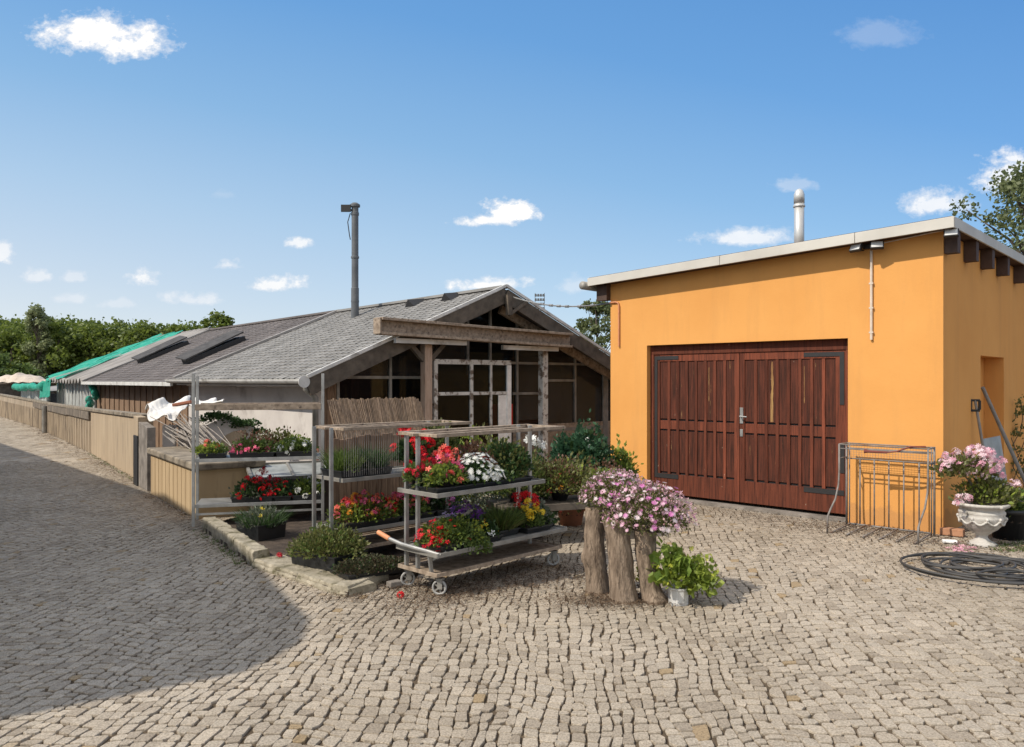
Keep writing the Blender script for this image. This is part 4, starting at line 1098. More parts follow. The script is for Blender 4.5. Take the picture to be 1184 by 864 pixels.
plant('flower_tray', 'bright yellow blooms backed by a ring of red ones, far end of the near trolley', 'flowers', on(T1,1.30,.19,S1), r1, box=(.34,.30,.05),
      fol=[('lf_mid',1000,.19,.17,.17,.036,(0,0),{})],
      flo=[(['f_yellow'],13,.13,.11,.22,.022,(-.02,-.07,.02),dict(cluster=8,cr=.035,elmin=.35)),(['f_red'],12,.17,.13,.29,.024,(.04,.07,.03),dict(cluster=8,cr=.04,elmin=.5))])
plant('plant_tray', 'tray of silvery green foliage at the outer end of the near trolley', 'plant', on(T1,1.52,.28,S1), r1, box=(.16,.34,.05),
      fol=[('lf_grey',900,.12,.20,.17,.04,(0,0),dict(asp=.4)),('lf_dark',300,.12,.2,.13,.05,(0,0),{})])
# near trolley, middle shelf
S2 = .868
plant('flower_pot', 'bushy crimson geranium at the rear corner of the near trolley', 'flowers', on(T1,.13,.37,S2), r1, round_pot=(.085,.10), box_mat='black_plastic',
      fol=[('lf_mid',600,.17,.14,.14,.05,(0,0),{})], flo=[(['f_red','f_crimson'],10,.17,.14,.19,.022,(0,0,.02),dict(cluster=12,cr=.04,elmin=.1))])
plant('flower_pot', 'coral pink begonia with light green leaves at the front of the near trolley', 'flowers', on(T1,.20,.12,S2), r1, round_pot=(.08,.09), box_mat='black_plastic',
      fol=[('lf_lime',360,.17,.13,.13,.05,(0,0),{}),('lf_mid',500,.18,.13,.14,.045,(0,0),{})], flo=[(['f_pink','f_coral'],22,.19,.14,.20,.026,(0,0,.02),dict(cluster=4,cr=.03))])
plant('flower_pot', 'red flowering mound between the crimson geranium and the white chrysanthemum', 'flowers', on(T1,.40,.36,S2), r1, round_pot=(.085,.10), box_mat='black_plastic',
      fol=[('lf_dark',600,.17,.14,.17,.045,(0,0),{})], flo=[(['f_red','f_coral'],30,.22,.16,.23,.022,(0,0,.02),dict(cluster=5,cr=.03,elmin=.2))])
plant('flower_pot', 'dense white chrysanthemum spilling over the middle shelf edge', 'flowers', on(T1,.56,.14,S2), r1, round_pot=(.09,.10), box_mat='black_plastic',
      fol=[('lf_dark',700,.19,.13,.15,.04,(0,0),dict(droop=.4))], flo=[(['f_white'],150,.23,.16,.22,.025,(0,0,.0),dict(k=9,inner=.8)),(['f_white'],26,.13,.08,.10,.026,(.12,-.10,-.02),dict(k=9,inner=.6,side=-1.2))])
plant('flower_pot', 'small deep red geranium right of the white chrysanthemum', 'flowers', on(T1,.80,.25,S2), r1, round_pot=(.07,.09), box_mat='black_plastic',
      fol=[('lf_red',400,.12,.12,.16,.045,(0,0),{})], flo=[(['f_crimson','f_red'],7,.10,.10,.16,.022,(0,-.03,.0),dict(cluster=9,cr=.035))])
plant('plant_pot', 'bronze leaved bushy plant on the near trolley behind the red geranium', 'plant', on(T1,.78,.40,S2), r1, round_pot=(.08,.10), box_mat='black_plastic',
      fol=[('lf_red',1100,.22,.15,.24,.045,(0,0),dict(up=.6))], flo=[(['f_pale'],14,.2,.15,.26,.014,(0,0,.02),dict(k=5))])
plant('plant_pot', 'dark green bushy plant at the far end of the near trolley shelf', 'plant', on(T1,1.08,.26,S2), r1, round_pot=(.10,.11), box_mat='black_plastic',
      fol=[('lf_dark',1500,.27,.20,.24,.045,(0,0),dict(up=.5)),('lf_olive',700,.28,.2,.25,.045,(0,0),dict(up=.5))])
plant('plant_tray','long tray of low green bedding under the flowers of the near trolley middle shelf','plant',on(T1,.62,.23,S2),r1,box=(1.16,.38,.04),
      fol=[('lf_mid',1500,.60,.22,.11,.045,(0,0),dict(amp=.1)),('lf_dark',1200,.60,.22,.12,.045,(0,0),dict(amp=.1)),('lf_olive',500,.6,.22,.13,.04,(0,0),{})])
plant('plant_tray','long tray of dark ground cover behind the flowers on the near trolley low shelf','plant',on(T1,.85,.38,S1),r1,box=(1.4,.20,.04),
      fol=[('lf_dark',1600,.70,.12,.14,.045,(0,0),dict(amp=.1)),('lf_olive',700,.7,.12,.15,.045,(0,0),{})])
# middle trolley
plant('grass_pot', 'upright grassy plants behind the wire screen, by the trolley post', 'plant', on(T2,.16,.25,S2), r2, box=(.28,.36,.07),
      grass=[('grass',420,.14,.17,.27,(0,0),dict(w=.004,spread=.5))], fol=[('lf_mid',700,.16,.18,.17,.05,(0,0),dict(asp=.15,up=1.0))])
plant('grass_pot', 'darker upright herb in a black tray behind the wire screen', 'plant', on(T2,.47,.25,S2), r2, box=(.28,.36,.07),
      grass=[('lf_dark',460,.14,.17,.26,(0,0),dict(w=.004,spread=.5))], fol=[('lf_dark',500,.16,.18,.15,.05,(0,0),dict(asp=.15,up=1.0))])
plant('flower_pot', 'tall scarlet geranium with big round heads behind the near trolley posts', 'flowers', on(T2,.98,.22,S2), r2, round_pot=(.11,.12), box_mat='black_plastic',
      fol=[('lf_dark',900,.24,.18,.22,.055,(0,0),dict(asp=.45))], flo=[(['f_red'],15,.27,.17,.29,.024,(-.02,0,.03),dict(cluster=22,cr=.058,elmin=.25))])
plant('flower_tray', 'long tray of coral and red azaleas low on the middle trolley', 'flowers', on(T2,.36,.2,.378), r2, box=(.62,.36,.06),
      fol=[('lf_lime',900,.36,.23,.19,.04,(0,0),{}),('lf_mid',1000,.36,.23,.2,.042,(0,0),{}),('lf_red',500,.34,.22,.2,.04,(0,0),{})],
      flo=[(['f_coral','f_red','f_pink','f_orange'],75,.35,.23,.23,.022,(.02,0,.02),dict(cluster=4,cr=.028,elmin=.25))])
plant('flower_tray', 'tray of bright pink and coral azaleas beside the red ones', 'flowers', on(T2,.90,.2,.378), r2, box=(.42,.36,.06),
      fol=[('lf_mid',900,.25,.22,.19,.042,(0,0),{}),('lf_lime',300,.25,.22,.18,.04,(0,0),{})], flo=[(['f_pink','f_coral'],48,.25,.2,.24,.024,(0,0,.02),dict(cluster=4,cr=.028,elmin=.3))])
plant('flower_tray', 'small magenta flowers among dark leaves on the low shelf of the middle trolley', 'flowers', on(T2,1.33,.2,.378), r2, box=(.36,.36,.06),
      fol=[('lf_dark',900,.22,.2,.2,.045,(0,0),{}),('lf_grey',400,.2,.2,.18,.04,(0,0),{})], flo=[(['f_pink','f_magenta'],9,.16,.16,.2,.024,(0,-.04,.02),dict(cluster=5,cr=.03))])
plant('plant_pot', 'leafy pale green shrub at the rear end of the middle trolley', 'plant', on(T2,1.40,.30,S2), r2, round_pot=(.11,.12), box_mat='black_plastic',
      fol=[('lf_olive',1200,.26,.2,.34,.05,(0,0),dict(up=.6)),('lf_mid',600,.26,.2,.34,.05,(0,0),dict(up=.6))])

# tall rack with two plant shelves
RK = Fr(-3.80, 9.22, math.atan2(.38,1.44), .056)
rk = at_frame('shelf_rack', 'tall galvanised shelf rack with black flower trays, standing on the bed by the block', 'rack', RK)
RL, RW = 1.50, .50
for (x,y,h) in ((0,0,1.83),(RL,0,1.83),(-.02,RW,1.80),(RL,RW,1.40)):
    q = MB(); q.box(x-.018,x+.018,y-.012,y+.012,0,h); obj('post', q, M['steel'], rk, bevel=.003)
for z in (.255,.80):
    q = MB(); q.box(.02,RL-.02,.014,RW-.014,z-.012,z); q.box(.02,RL-.02,0,.0135,z-.035,z+.006); q.box(.02,RL-.02,RW-.0135,RW,z-.035,z+.006); obj('shelf', q, M['steel'], rk, bevel=.002)
q = MB(); q.box(.02,RL-.02,-.015,.02,1.385,1.46); q.box(.02,RL-.02,.021,.10,1.385,1.40); obj('top_rail', q, M['old_wood'], rk, bevel=.004)
q = MB(); q.box(.02,RL-.02,RW-.02,RW+.01,1.385,1.46); obj('top_rail', q, M['old_wood'], rk, bevel=.004)
q = MB(); q.box(.02,RL-.02,.004,.018,.13,.155); obj('lower_rail', q, M['steel'], rk)
rr = RK.rz
def onR(x,y,z): return tuple(RK.w(x,y,z))
def rtray(x, y, z, lx, label, fol, flo): plant('flower_tray', label, 'flowers', onR(x,y,z), rr, box=(lx,.34,.065), fol=fol, flo=flo)
rtray(.20,.22,.801,.30,'black tray with a few small red blooms at the left of the upper rack shelf',[('lf_lime',420,.18,.2,.12,.04,(-.05,0),{}),('lf_mid',500,.18,.2,.13,.04,(0,0),{})],[(['f_red','f_coral'],6,.12,.14,.15,.022,(.0,-.02,.02),dict(cluster=6,cr=.03))])
rtray(.66,.22,.801,.52,'black tray of hot pink flowers in the middle of the upper rack shelf',[('lf_mid',900,.28,.2,.16,.042,(0,0),{}),('lf_red',500,.28,.16,.24,.04,(0,.1),{})],[(['f_pink'],26,.24,.19,.12,.026,(-.02,-.05,.0),dict(cluster=4,cr=.03))])
rtray(1.18,.22,.801,.48,'black tray of creamy white flowers at the right of the upper rack shelf',[('lf_mid',900,.25,.2,.16,.042,(0,0),{}),('lf_lime',400,.25,.18,.2,.04,(0,.08),{})],[(['f_white'],24,.22,.18,.15,.024,(0,-.05,.0),dict(cluster=3,cr=.028))])
rtray(.66,.22,.256,.48,'black tray of scarlet begonias on the lower rack shelf',[('lf_dark',800,.26,.2,.2,.045,(0,0),{}),('lf_grey',250,.26,.2,.14,.04,(0,-.05),{})],[(['f_red'],22,.24,.19,.24,.025,(0,-.03,.0),dict(cluster=7,cr=.04)),(['f_crimson'],7,.2,.12,.32,.025,(.12,.08,.0),dict(cluster=8,cr=.045,elmin=.5))])
rtray(1.02,.20,.256,.20,'narrow tray of red begonias beside the white ones on the rack',[('lf_dark',420,.13,.18,.2,.045,(0,0),{})],[(['f_red'],8,.11,.16,.22,.025,(0,-.03,.0),dict(cluster=7,cr=.04))])
rtray(1.31,.22,.256,.34,'tray of round white blooms on the lower rack shelf',[('lf_lime',300,.2,.18,.18,.05,(.02,0),{}),('lf_mid',600,.2,.18,.2,.045,(0,0),{})],[(['f_white'],9,.18,.16,.2,.026,(0,-.04,.0),dict(cluster=9,cr=.038))])
plant('plant_tray', 'straggly bronze seedlings behind the pink flowers on the rack', 'plant', onR(.95,.45,.801), rr, box=(.7,.10,.06),
      fol=[('lf_olive',900,.38,.09,.26,.04,(0,0),dict(up=.8)),('lf_red',300,.38,.09,.24,.04,(0,0),dict(up=.8))])

# cold frame, dark crate and white plinth behind the rack
p = at(336, 560, 10.35); cf = thing('cold_frame', 'low dark cold frame with a sloping glass lid behind the rack', 'cold frame', (p.x,p.y,.02), R(25))
q = MB(); q.box(-.5,.5,-.3,.3,0,.5); obj('body', q, M['dark_wood'], cf)
q = MB(); q.bar((-.53,-.33,.52),(.53,-.33,.52),.04,.04); q.bar((-.53,.33,.64),(.53,.33,.64),.04,.04); q.bar((-.53,-.31,.52),(-.53,.31,.64),.04,.04); q.bar((.53,-.31,.52),(.53,.31,.64),.04,.04); q.bar((0,-.31,.52),(0,.31,.64),.03,.03)
lo = obj('lid', q, M['dull_steel'], cf); q = MB(); q.quad((-.51,-.31,.515),(.51,-.31,.515),(.51,.31,.635),(-.51,.31,.635)); obj('pane', q, M['old_pane'], lo)

# plank screen and reed mat
PS = Fr(-1.93, 8.36, math.atan2(.716,.697), .08)
ps = at_frame('plank_screen', 'brown vertical plank screen standing behind the middle trolley', 'fence', PS)
q = MB(); rg = random.Random(3); x = 0
while x < 1.22:
    w_ = rg.uniform(.07,.10); q.box(x,x+w_-.006,rg.uniform(-.006,.004),.022,0,1.10+rg.uniform(-.03,.02)); x += w_
obj('plank_panel', q, M['tan_wood'], ps, bevel=.003)
q = MB(); q.box(0,1.22,.023,.06,.2,.28); q.box(0,1.22,.023,.06,.85,.93); obj('cross_rail', q, M['old_wood'], ps)
ra, rb2 = at(384,462,9.55), at(484,461,10.35)
d = (rb2-ra); d.z = 0; LR = d.length; RM = Fr(ra.x, ra.y, math.atan2(d.y,d.x), .0)
rm = at_frame('reed_mat', 'brown reed mat leaning upright against the glazed gable, above the plank screen', 'mat', RM)
q = MB(); rg = random.Random(4); n = 90
zt_ = ra.z-.0
for k in range(n):
    x = LR*k/n; lean = .10*math.sin(k*.13)+.03
    q.bar((x+rg.uniform(-.004,.004)+.20,-.28,.1),(x+.05*math.sin(k*.2)+.16*(k/n),.12,zt_+rg.uniform(-.015,.015)-.05*max(0,(k/n-.93)/.07)),LR/n*1.05,.012,up=(0,1,0))
obj('reed_panel', q, M['reed'], rm)

# bundle of canes with a white sheet thrown over
a0 = at(206,478,12.55); a1 = at(246,522,11.75)
cb3 = thing('cane_bundle', 'heap of grey canes and laths lying behind the rendered block under a white sheet', 'canes', (a0.x,a0.y,0), 0)
q = MB(); rg = random.Random(9)
for k in range(58):
    f = rg.random(); s0 = Vector((rg.gauss(0,.16), rg.gauss(0,.14), -f*.42)); s1 = Vector((rg.gauss(0,.16),rg.gauss(0,.12),-f*.34+.06))
    pa = at(203+rg.uniform(-8,14),478,12.6)+s0*.9; pb = at(248+rg.uniform(-6,10),522,11.6)+s1
    o = Vector((a0.x,a0.y,0)); mm = pa.lerp(pb,.5)-o+Vector((0,0,rg.uniform(-.02,.06)))
    q.tube([pa-o, mm, pb-o], rg.uniform(.006,.011), 5)
obj('cane_pile', q, M['cane'], cb3)
pst = MB()
for (px,py,Y) in ((196,500,12.75),(214,500,12.9),(232,500,12.6)):
    p = at(px,py,Y)-Vector((a0.x,a0.y,0)); pst.box(p.x-.10,p.x+.10,p.y-.04,p.y+.04,0,p.z+.12)
obj('support_boards', pst, M['wall_pale'], cb3)
def drape(name, label, cat, cs, mat, nu=60, nv=40, amp=.05, seed=1, solid=.012):
    A, B, Cc, D = [Vector(c) for c in cs]; o = (A+B+Cc+D)/4; rg = random.Random(seed)
    ph = [(rg.uniform(2,13),rg.uniform(2,13),rg.uniform(0,6),rg.uniform(.3,1)) for _ in range(9)]
    def fn(u,v):
        p = A.lerp(B,u).lerp(D.lerp(Cc,u),v) - o
        h = sum(w_*math.sin(a*u+b*v+c) for a,b,c,w_ in ph)/3 + .12*abs(math.sin(17*u+9*v+seed))*math.sin(5*v+seed) + .09*abs(math.sin(11*v-14*u))
        e = .06*math.sin(9*u+seed)*(v-.5)*2 + .05*math.sin(7*v+seed*2)*(u-.5)*2
        return p + Vector((e*.6, .5*h*amp, h*amp+e*.5))
    q = MB(); q.grid(fn, nu, nv)
    return tag(obj(name, q, M[mat], loc=tuple(o), sm=True, solid=solid, fix=False), label, cat)
drape('white_sheet','crumpled white sheet draped over the canes behind the block','sheet',[at(171,465,13.3),at(219,462,13.5),at(203,486,12.3),at(170,481,12.7)],'white_tarp',amp=.08,seed=3)
drape('white_sheet','narrow strip of white sheet on the cane heap right of the rusty tile','sheet',[at(222,464,13.0),at(256,462.5,12.8),at(257,466.5,12.3),at(219,469,12.4)],'white_tarp',amp=.05,seed=5)
q = MB(); pa, pb = at(202,468.5,12.55), at(223,464.5,12.5); o = (pa+pb)/2; q.bar(pa-o,pb-o,.16,.05); tag(obj('roof_tile', q, M['rust_tile'], loc=tuple(o), bevel=.012),'rust red tile weighing down the white sheet','tile')
# beige stub wall with a dark garland
p = at(238,500,12.7); p2 = at(296,500,12.9); d = p2-p; SW = Fr(p.x,p.y,math.atan2(d.y,d.x))
sw = at_frame('stub_wall', 'low beige wall stub with an arched recess behind the rack', 'wall', SW)
q = MB(); L = d.length
top = [(L*k/10, 1.00+.17*math.sin(PI*(k/10)*.9+.35)) for k in range(11)]
q.prism([(0,0)]+[(L,0)]+top[::-1], 0, .2, 'y'); obj('body', q, M['wall_pale'], sw, bevel=.01)
q = MB(); q.prism([(L*.3,.3),(L*.8,.3),(L*.8,.98),(L*.55,.96),(L*.4,.9),(L*.3,.8)], -.02, -.002, 'y'); obj('recess', q, M['beige'], sw)
t = at_frame('ivy_garland', 'dark straggling ivy trailing along the top of the beige stub wall', 'ivy', Fr(SW.x,SW.y,SW.rz,1.0))
q = MB(); rg = random.Random(14)
for k in range(9): foliage(q, rg, 130, .15, .14, .10, .05, (L*(k/7.2-.04), -.03, .10+.08*math.sin(k*.8)-(.20 if k > 7 else 0)), asp=.4, droop=.5)
obj('foliage', q, M['lf_dark'], t, fix=False)

# plant table right of the near trolley, shrubs by the hall
PT = Fr(.42, 8.35, R(20)); pt = at_frame('plant_table', 'dark weathered plank table of bedding plants behind the log planters', 'table', PT)
q = MB(); q.box(-.55,1.05,0,.55,.42,.46); q.box(-.55,1.05,-.02,-.001,.39,.465); obj('table_top', q, M['dark_wood'], pt, bevel=.004)
for (x,y) in ((-.5,.05),(1.0,.05),(-.5,.5),(1.0,.5)):
    q = MB(); q.box(x-.03,x+.03,y-.03,y+.03,0,.419); obj('leg', q, M['dark_wood'], pt)
def onP(x,y,z=.461): return tuple(PT.w(x,y,z))
plant('plant_pot','green bush with one coral bloom at the left of the plank table','plant',onP(-.28,.28),0,round_pot=(.11,.12),fol=[('lf_mid',1300,.40,.28,.42,.05,(0,0),dict(up=.5)),('lf_olive',1400,.42,.28,.44,.045,(0,0),dict(up=.4,droop=.3))],flo=[(['f_coral'],5,.26,.22,.28,.02,(0,0),dict(cluster=5,cr=.03,side=-.6))])
plant('plant_pot','spreading olive and bronze plant in the middle of the plank table','plant',onP(.22,.26),0,round_pot=(.11,.12),fol=[('lf_olive',1600,.42,.30,.34,.045,(0,0),dict(droop=.4)),('lf_red',800,.40,.28,.36,.04,(0,.02),{}),('lf_lime',300,.40,.3,.3,.04,(0,-.04),{})],flo=[(['f_coral','f_orange'],5,.26,.22,.2,.02,(-.1,0),dict(cluster=5,cr=.03,side=-1.9))])
plant('plant_pot','low yellow green cushion at the right end of the plank table','plant',onP(.72,.22),0,round_pot=(.11,.10),fol=[('lf_lime',1200,.36,.24,.24,.038,(0,0),dict(asp=.25,droop=.4)),('lf_mid',600,.36,.24,.22,.035,(0,0),dict(droop=.5)),('lf_red',600,.3,.2,.32,.04,(.05,.2),{})])
p = at(676,540,10.7); plant('shrub','dense dark bluish green shrub beside the corner of the orange garage','shrub',(p.x,p.y,0),0,round_pot=(.2,.26),box_mat='terracotta',
      fol=[('lf_blue',2300,.40,.34,.92,.075,(0,0),dict(asp=.4,inner=.45,up=.2)),('lf_dark',900,.40,.34,.80,.07,(0,0),dict(asp=.4)),('lf_blue',300,.16,.16,.40,.07,(-.30,0,.45),dict(asp=.4))],flo=[(['f_white'],6,.40,.3,.9,.014,(0,0),dict(cluster=7,cr=.028,elmin=.3,side=-2.4))])
p = at(722,545,10.9); plant('shrub','light green loose shrub growing against the orange front','shrub',(p.x-.05,p.y,0),0,round_pot=(.16,.22),box_mat='terracotta',
      fol=[('lf_lime',620,.26,.2,.64,.075,(0,0),dict(asp=.35,inner=.5,up=.2,amp=.5)),('lf_mid',900,.27,.22,.60,.065,(0,0),dict(asp=.35))])
p = at(560,505,9.9); plant('shrub','loose green shrub in front of the sliding glass door','shrub',(p.x,p.y,0),0,round_pot=(.18,.24),box_mat='terracotta',
      fol=[('lf_lime',1300,.42,.32,.92,.06,(0,0),dict(asp=.28,inner=.4)),('lf_olive',1100,.42,.32,.92,.06,(0,0),dict(asp=.28))])
p = at(515,505,9.7); plant('shrub','pale green shrub left of the sliding door','shrub',(p.x,p.y,0),0,round_pot=(.18,.24),box_mat='terracotta',
      fol=[('lf_olive',900,.36,.28,.95,.06,(0,0),dict(asp=.28,inner=.4)),('lf_lime',1000,.36,.28,.95,.06,(0,0),dict(asp=.28,inner=.4))])
p = at(612,515,9.0); t = plant('flower_pot','slender plant with two clusters of large white flowers above the near trolley','flowers',(p.x,p.y,0),0,round_pot=(.14,.2),box_mat='terracotta',
      fol=[('lf_dark',1300,.34,.28,.78,.06,(0,0),dict(inner=.3))],flo=[(['f_white'],4,.10,.1,.10,.04,(0,0,.87),dict(cluster=4,cr=.045)),(['f_white'],2,.06,.06,.06,.04,(.18,0,.84),dict(cluster=4,cr=.045))])
p = at(570,560,8.9); plant('flower_pot','grey leaved plant dotted with white flowers behind the near trolley','flowers',(p.x,p.y,0),0,round_pot=(.15,.2),box_mat='terracotta',
      fol=[('lf_grey',1200,.40,.30,.55,.04,(0,0),{})],flo=[(['f_white'],45,.38,.28,.55,.016,(0,0),dict(k=6))])
p = at(660,545,9.6); plant('shrub','mixed olive shrub behind the plank table','shrub',(p.x,p.y,0),0,round_pot=(.18,.24),box_mat='terracotta',
      fol=[('lf_olive',1500,.55,.35,.62,.055,(0,0),dict(inner=.4)),('lf_mid',700,.52,.34,.62,.055,(0,0),{}),('lf_red',500,.5,.34,.60,.05,(0,0),{})],flo=[(['f_coral'],3,.4,.3,.6,.02,(0,0),dict(cluster=6,cr=.03,side=-1.6))])

# ------------------------------------------------------------------ log planters with pink asters
def log(name, label, base, top, r0, r1, twist, seed, burl=None):
    rg = random.Random(seed); n, m = 72, 46; vs = []
    base, top = Vector(base), Vector(top)
    for j in range(m+1):
        t = j/m; c = base.lerp(top, t) + Vector((.012*math.sin(t*4+seed), .012*math.cos(t*3+seed), 0))
        rad = r0 + (r1-r0)*t + .020*math.exp(-t*9)
        if burl: rad0 = burl[2]*math.exp(-((t-burl[0])/.09)**2)
        for k in range(n):
            a = 2*PI*k/n; b = a + twist*t
            rr = rad*(1+.025*math.sin(5*b+seed)+.015*math.sin(11*b+3*t+seed)) + .0035*abs(math.sin(16*b+2.2*math.sin(t*9)+seed)) + .0016*math.sin(37*b+9*t)+rg.uniform(-.0014,.0014)+.003*math.sin(t*17+3*a)
            if burl: rr += rad0*max(0,math.cos(a-burl[1]))
            vs.append((c.x-base.x+rr*math.cos(a), c.y-base.y+rr*math.sin(a), c.z-base.z))
    fs = [(j*n+k, j*n+(k+1)%n, (j+1)*n+(k+1)%n, (j+1)*n+k) for j in range(m) for k in range(n)]
    fs += [tuple(range(n))[::-1], tuple(m*n+k for k in range(n))]
    q = MB(); q.add(vs, fs); o = obj(name, q, M['bark'], loc=tuple(base), sm=True, fix=False)
    return tag(o, label, 'log')
bL = gp(690,690); bM = gp(724,700.5); bR = gp(752,700)
bM.y += .10; bM.x += .012; bL.y += .1; bR.y += .1; bL.x+=.01; bR.x+=.015
log('log_planter','twisted grey brown log with a knot, left of the three log planters', bL, bL+Vector((-.01,.03,.72)), .092,.074, 1.5, 2, (.42,PI,.035))
log('log_planter','straight stout log in front, middle of the three planters', bM, bM+Vector((-.09,.03,.66)), .100,.094, .35, 5)
log('log_planter','shorter darker log with a flared rotten foot, right of the three planters', bR, bR+Vector((-.03,.02,.58)), .076,.084, .5, 8, (.04,-1.0,.05))
def aster(label, c, rx, ry, rz, n, nf, mats, seed, side=None):
    rg = random.Random(seed); t = thing('aster', label, 'flowers', tuple(c))
    q = MB(); q.ball((0,0,-.02), rx*.45, ry*.45, .05, 14, 8); obj('root_ball', q, M['soil'], t)
    q = MB(); foliage(q, rg, n, rx, ry, rz, .032, (0,0,0), asp=.26, inner=.35, amp=.18, droop=.3); foliage(q, rg, n//3, rx*.98, ry*.98, rz*.55, .032, (0,0,-.04), asp=.26, droop=1.2)
    obj('foliage', q, M['lf_olive'], t, fix=False)
    q = MB(); foliage(q, rg, int(n*.55), rx*1.02, ry*1.02, rz*1.03, .022, (0,0,0), asp=.4, inner=.75, amp=.18); obj('buds', q, M['bud'], t, fix=False)
    q = MB(); blossoms(q, rg, int(nf*1.5), rx, ry, rz, .024, mats=list(range(len(mats))), k=11, inner=.92)
    blossoms(q, rg, nf//2, rx, ry, rz, .026, mats=list(range(len(mats))), k=11, inner=.95, side=-1.57)
    obj('blossoms', q, [M[m] for m in mats], t, fix=False)
    return t
M['bud'] = leafmat('aster_bud', (.30,.15,.16), (.62,.40,.44), .25, .6, (.75,.60,.60))
aster('pale and deep pink aster crowning the left log planter', bL+Vector((.15,.10,.76)), .285,.27,.26, 2100, 56, ['f_pale','f_rose','f_pale','f_magenta','f_rose'], 31)
aster('bushy pink aster spreading over the middle and right log planters', bM+Vector((.20,.06,.62)), .36,.30,.34, 2700, 76, ['f_rose','f_rose','f_magenta','f_pale'], 32)
p = gp(787,703); p.y += .08
t = thing('pot_plant','lime green leafy plant in a dented white tin pot at the foot of the logs','plant',tuple(p))
q = MB(); q.lathe([(.078,0),(.080,.02),(.083,.13),(.090,.135),(.089,.15),(.080,.148),(.078,.10)], n=10); obj('pot', q, M['white_tin'] if 'white_tin' in M else M['white_trim'], t, bevel=.002)
q = MB(); rg = random.Random(61); foliage(q, rg, 900, .22, .18, .22, .042, (.05,0,.17), asp=.5, inner=.45, droop=.5, amp=.35); foliage(q, rg, 240, .16, .12, .16, .05, (.16,-.02,.12), asp=.5, droop=1.2); obj('foliage', q, M['lf_lime'], t, fix=False)
q = MB(); foliage(q, rg, 150, .16, .14, .28, .075, (-.07,0,.18), asp=.55, inner=.5, droop=.3); obj('large_leaves', q, M['lf_mid2'] if 'lf_mid2' in M else M['lf_lime'], t, fix=False)
q = MB(); blossoms(q, rg, 22, .26,.2,.28,.016,(.05,0,.2),mats=(0,),cluster=3,cr=.02); obj('blossoms', q, M['f_yellowgreen'], t, fix=False)
p = gp(746,690); t = thing('spurge_sprig','small yellow green sprig growing between the middle and right logs','plant',(p.x,p.y-.02,.0))
q = MB(); rg = random.Random(62); 
for k in range(9):
    a = rg.uniform(2.4,4.4); e = Vector((math.cos(a)*.10*rg.random()+.02, -.06-.04*rg.random(), .12+.14*rg.random())); q.tube([(0,0,.0),e*.6+Vector((0,0,.02)),e], .003, 4)
    foliage(q, rg, 26, .035, .035, .03, .028, e, asp=.5)
obj('foliage', q, M['f_yellowgreen'] if 'f_yellowgreen' in M else M['lf_lime'], t, fix=False)

# ------------------------------------------------------------------ bike rack in front of the garage
KF = Fr(4.12, 9.52, ORG.rz)       # x along the wall, y towards it
kr = at_frame('bicycle_rack', 'thin rusty grey wire bicycle rack leaning by the orange wall', 'bike rack', KF)
KL = .98
q = MB(); yb, yf = 0.0, -.24
def rod(pts, r=.011): q.tube(pts, r, 8)
for z in (1.03,.97,.845): rod([(0,yb,z),(KL,yb,z)], .008)
q2 = MB(); q2.tube([(.03,yb,.045),(KL-.03,yb,.045)], .011, 8); obj('bottom_rail', q2, M['rusty'], kr, sm=True)
rod([(0,yf,1.03),(KL,yf,1.03)],.008); rod([(0,yf,.98),(KL,yf,.98)],.006)
for x in (0,KL): rod([(x,yf,1.03),(x,yb,1.03)],.010); rod([(x,yf,.86),(x,yb,.86)],.007)
obj('top_frame', q, M['rusty'], kr, sm=True)
for x in (0.0,.035,KL-.03,KL): 
    q = MB(); q.tube([(x,yb,0.02),(x,yb,1.04)], .013 if x in (0.0,KL) else .008, 8); obj('upright', q, M['rusty'], kr, sm=True)
for k in range(5):
    x = .16+k*.165; q = MB(); q.tube([(x,yb,.05),(x,yb,.845)], .0085, 8); obj('rod', q, M['rusty'], kr, sm=True)
for x in (0,KL):
    q = MB(); q.tube([(x,yf,1.03),(x,yf,.70),(x,yf-.02,.55),(x,yf-.12,.38),(x,yf-.28,.27),(x,yf-.36,.20),(x,yf-.37,.0)], .0115, 8); obj('bent_leg', q, M['rusty'], kr, sm=True)
for k in range(6):
    x = .05+k*.18; q = MB(); q.tube([(x,yb,.045),(x-.0,yf-.40,.025)], .0095, 8); obj('floor_rod', q, M['rusty'], kr, sm=True)
q = MB()
for k in range(30): q.tube([(.02+k*.032,yb,.85),(.02+k*.032,yb,1.03)], .0017, 4)
for k in range(6): q.tube([(0,yb,.87+k*.027),(KL,yb,.87+k*.027)], .0017, 4)
obj('wire_mesh', q, M['rusty'], kr)
q = MB(); q.tube([(.30,yf-.016,.965),(.34,yf-.018,.965),(.55,yf-.016,.965)], [.026,.016,.012], 10); q.tube([(.55,yf-.012,.965),(.66,yf-.016,.985),(.80,yf-.02,1.045),(.94,yf+.06,1.05)], .009, 8)
tag(obj('bicycle_lock', q, M['f_lock'], loc=KF.w(0,0,0), rz=KF.rz), 'dark red cable lock hanging on the top bars of the bike rack', 'lock')

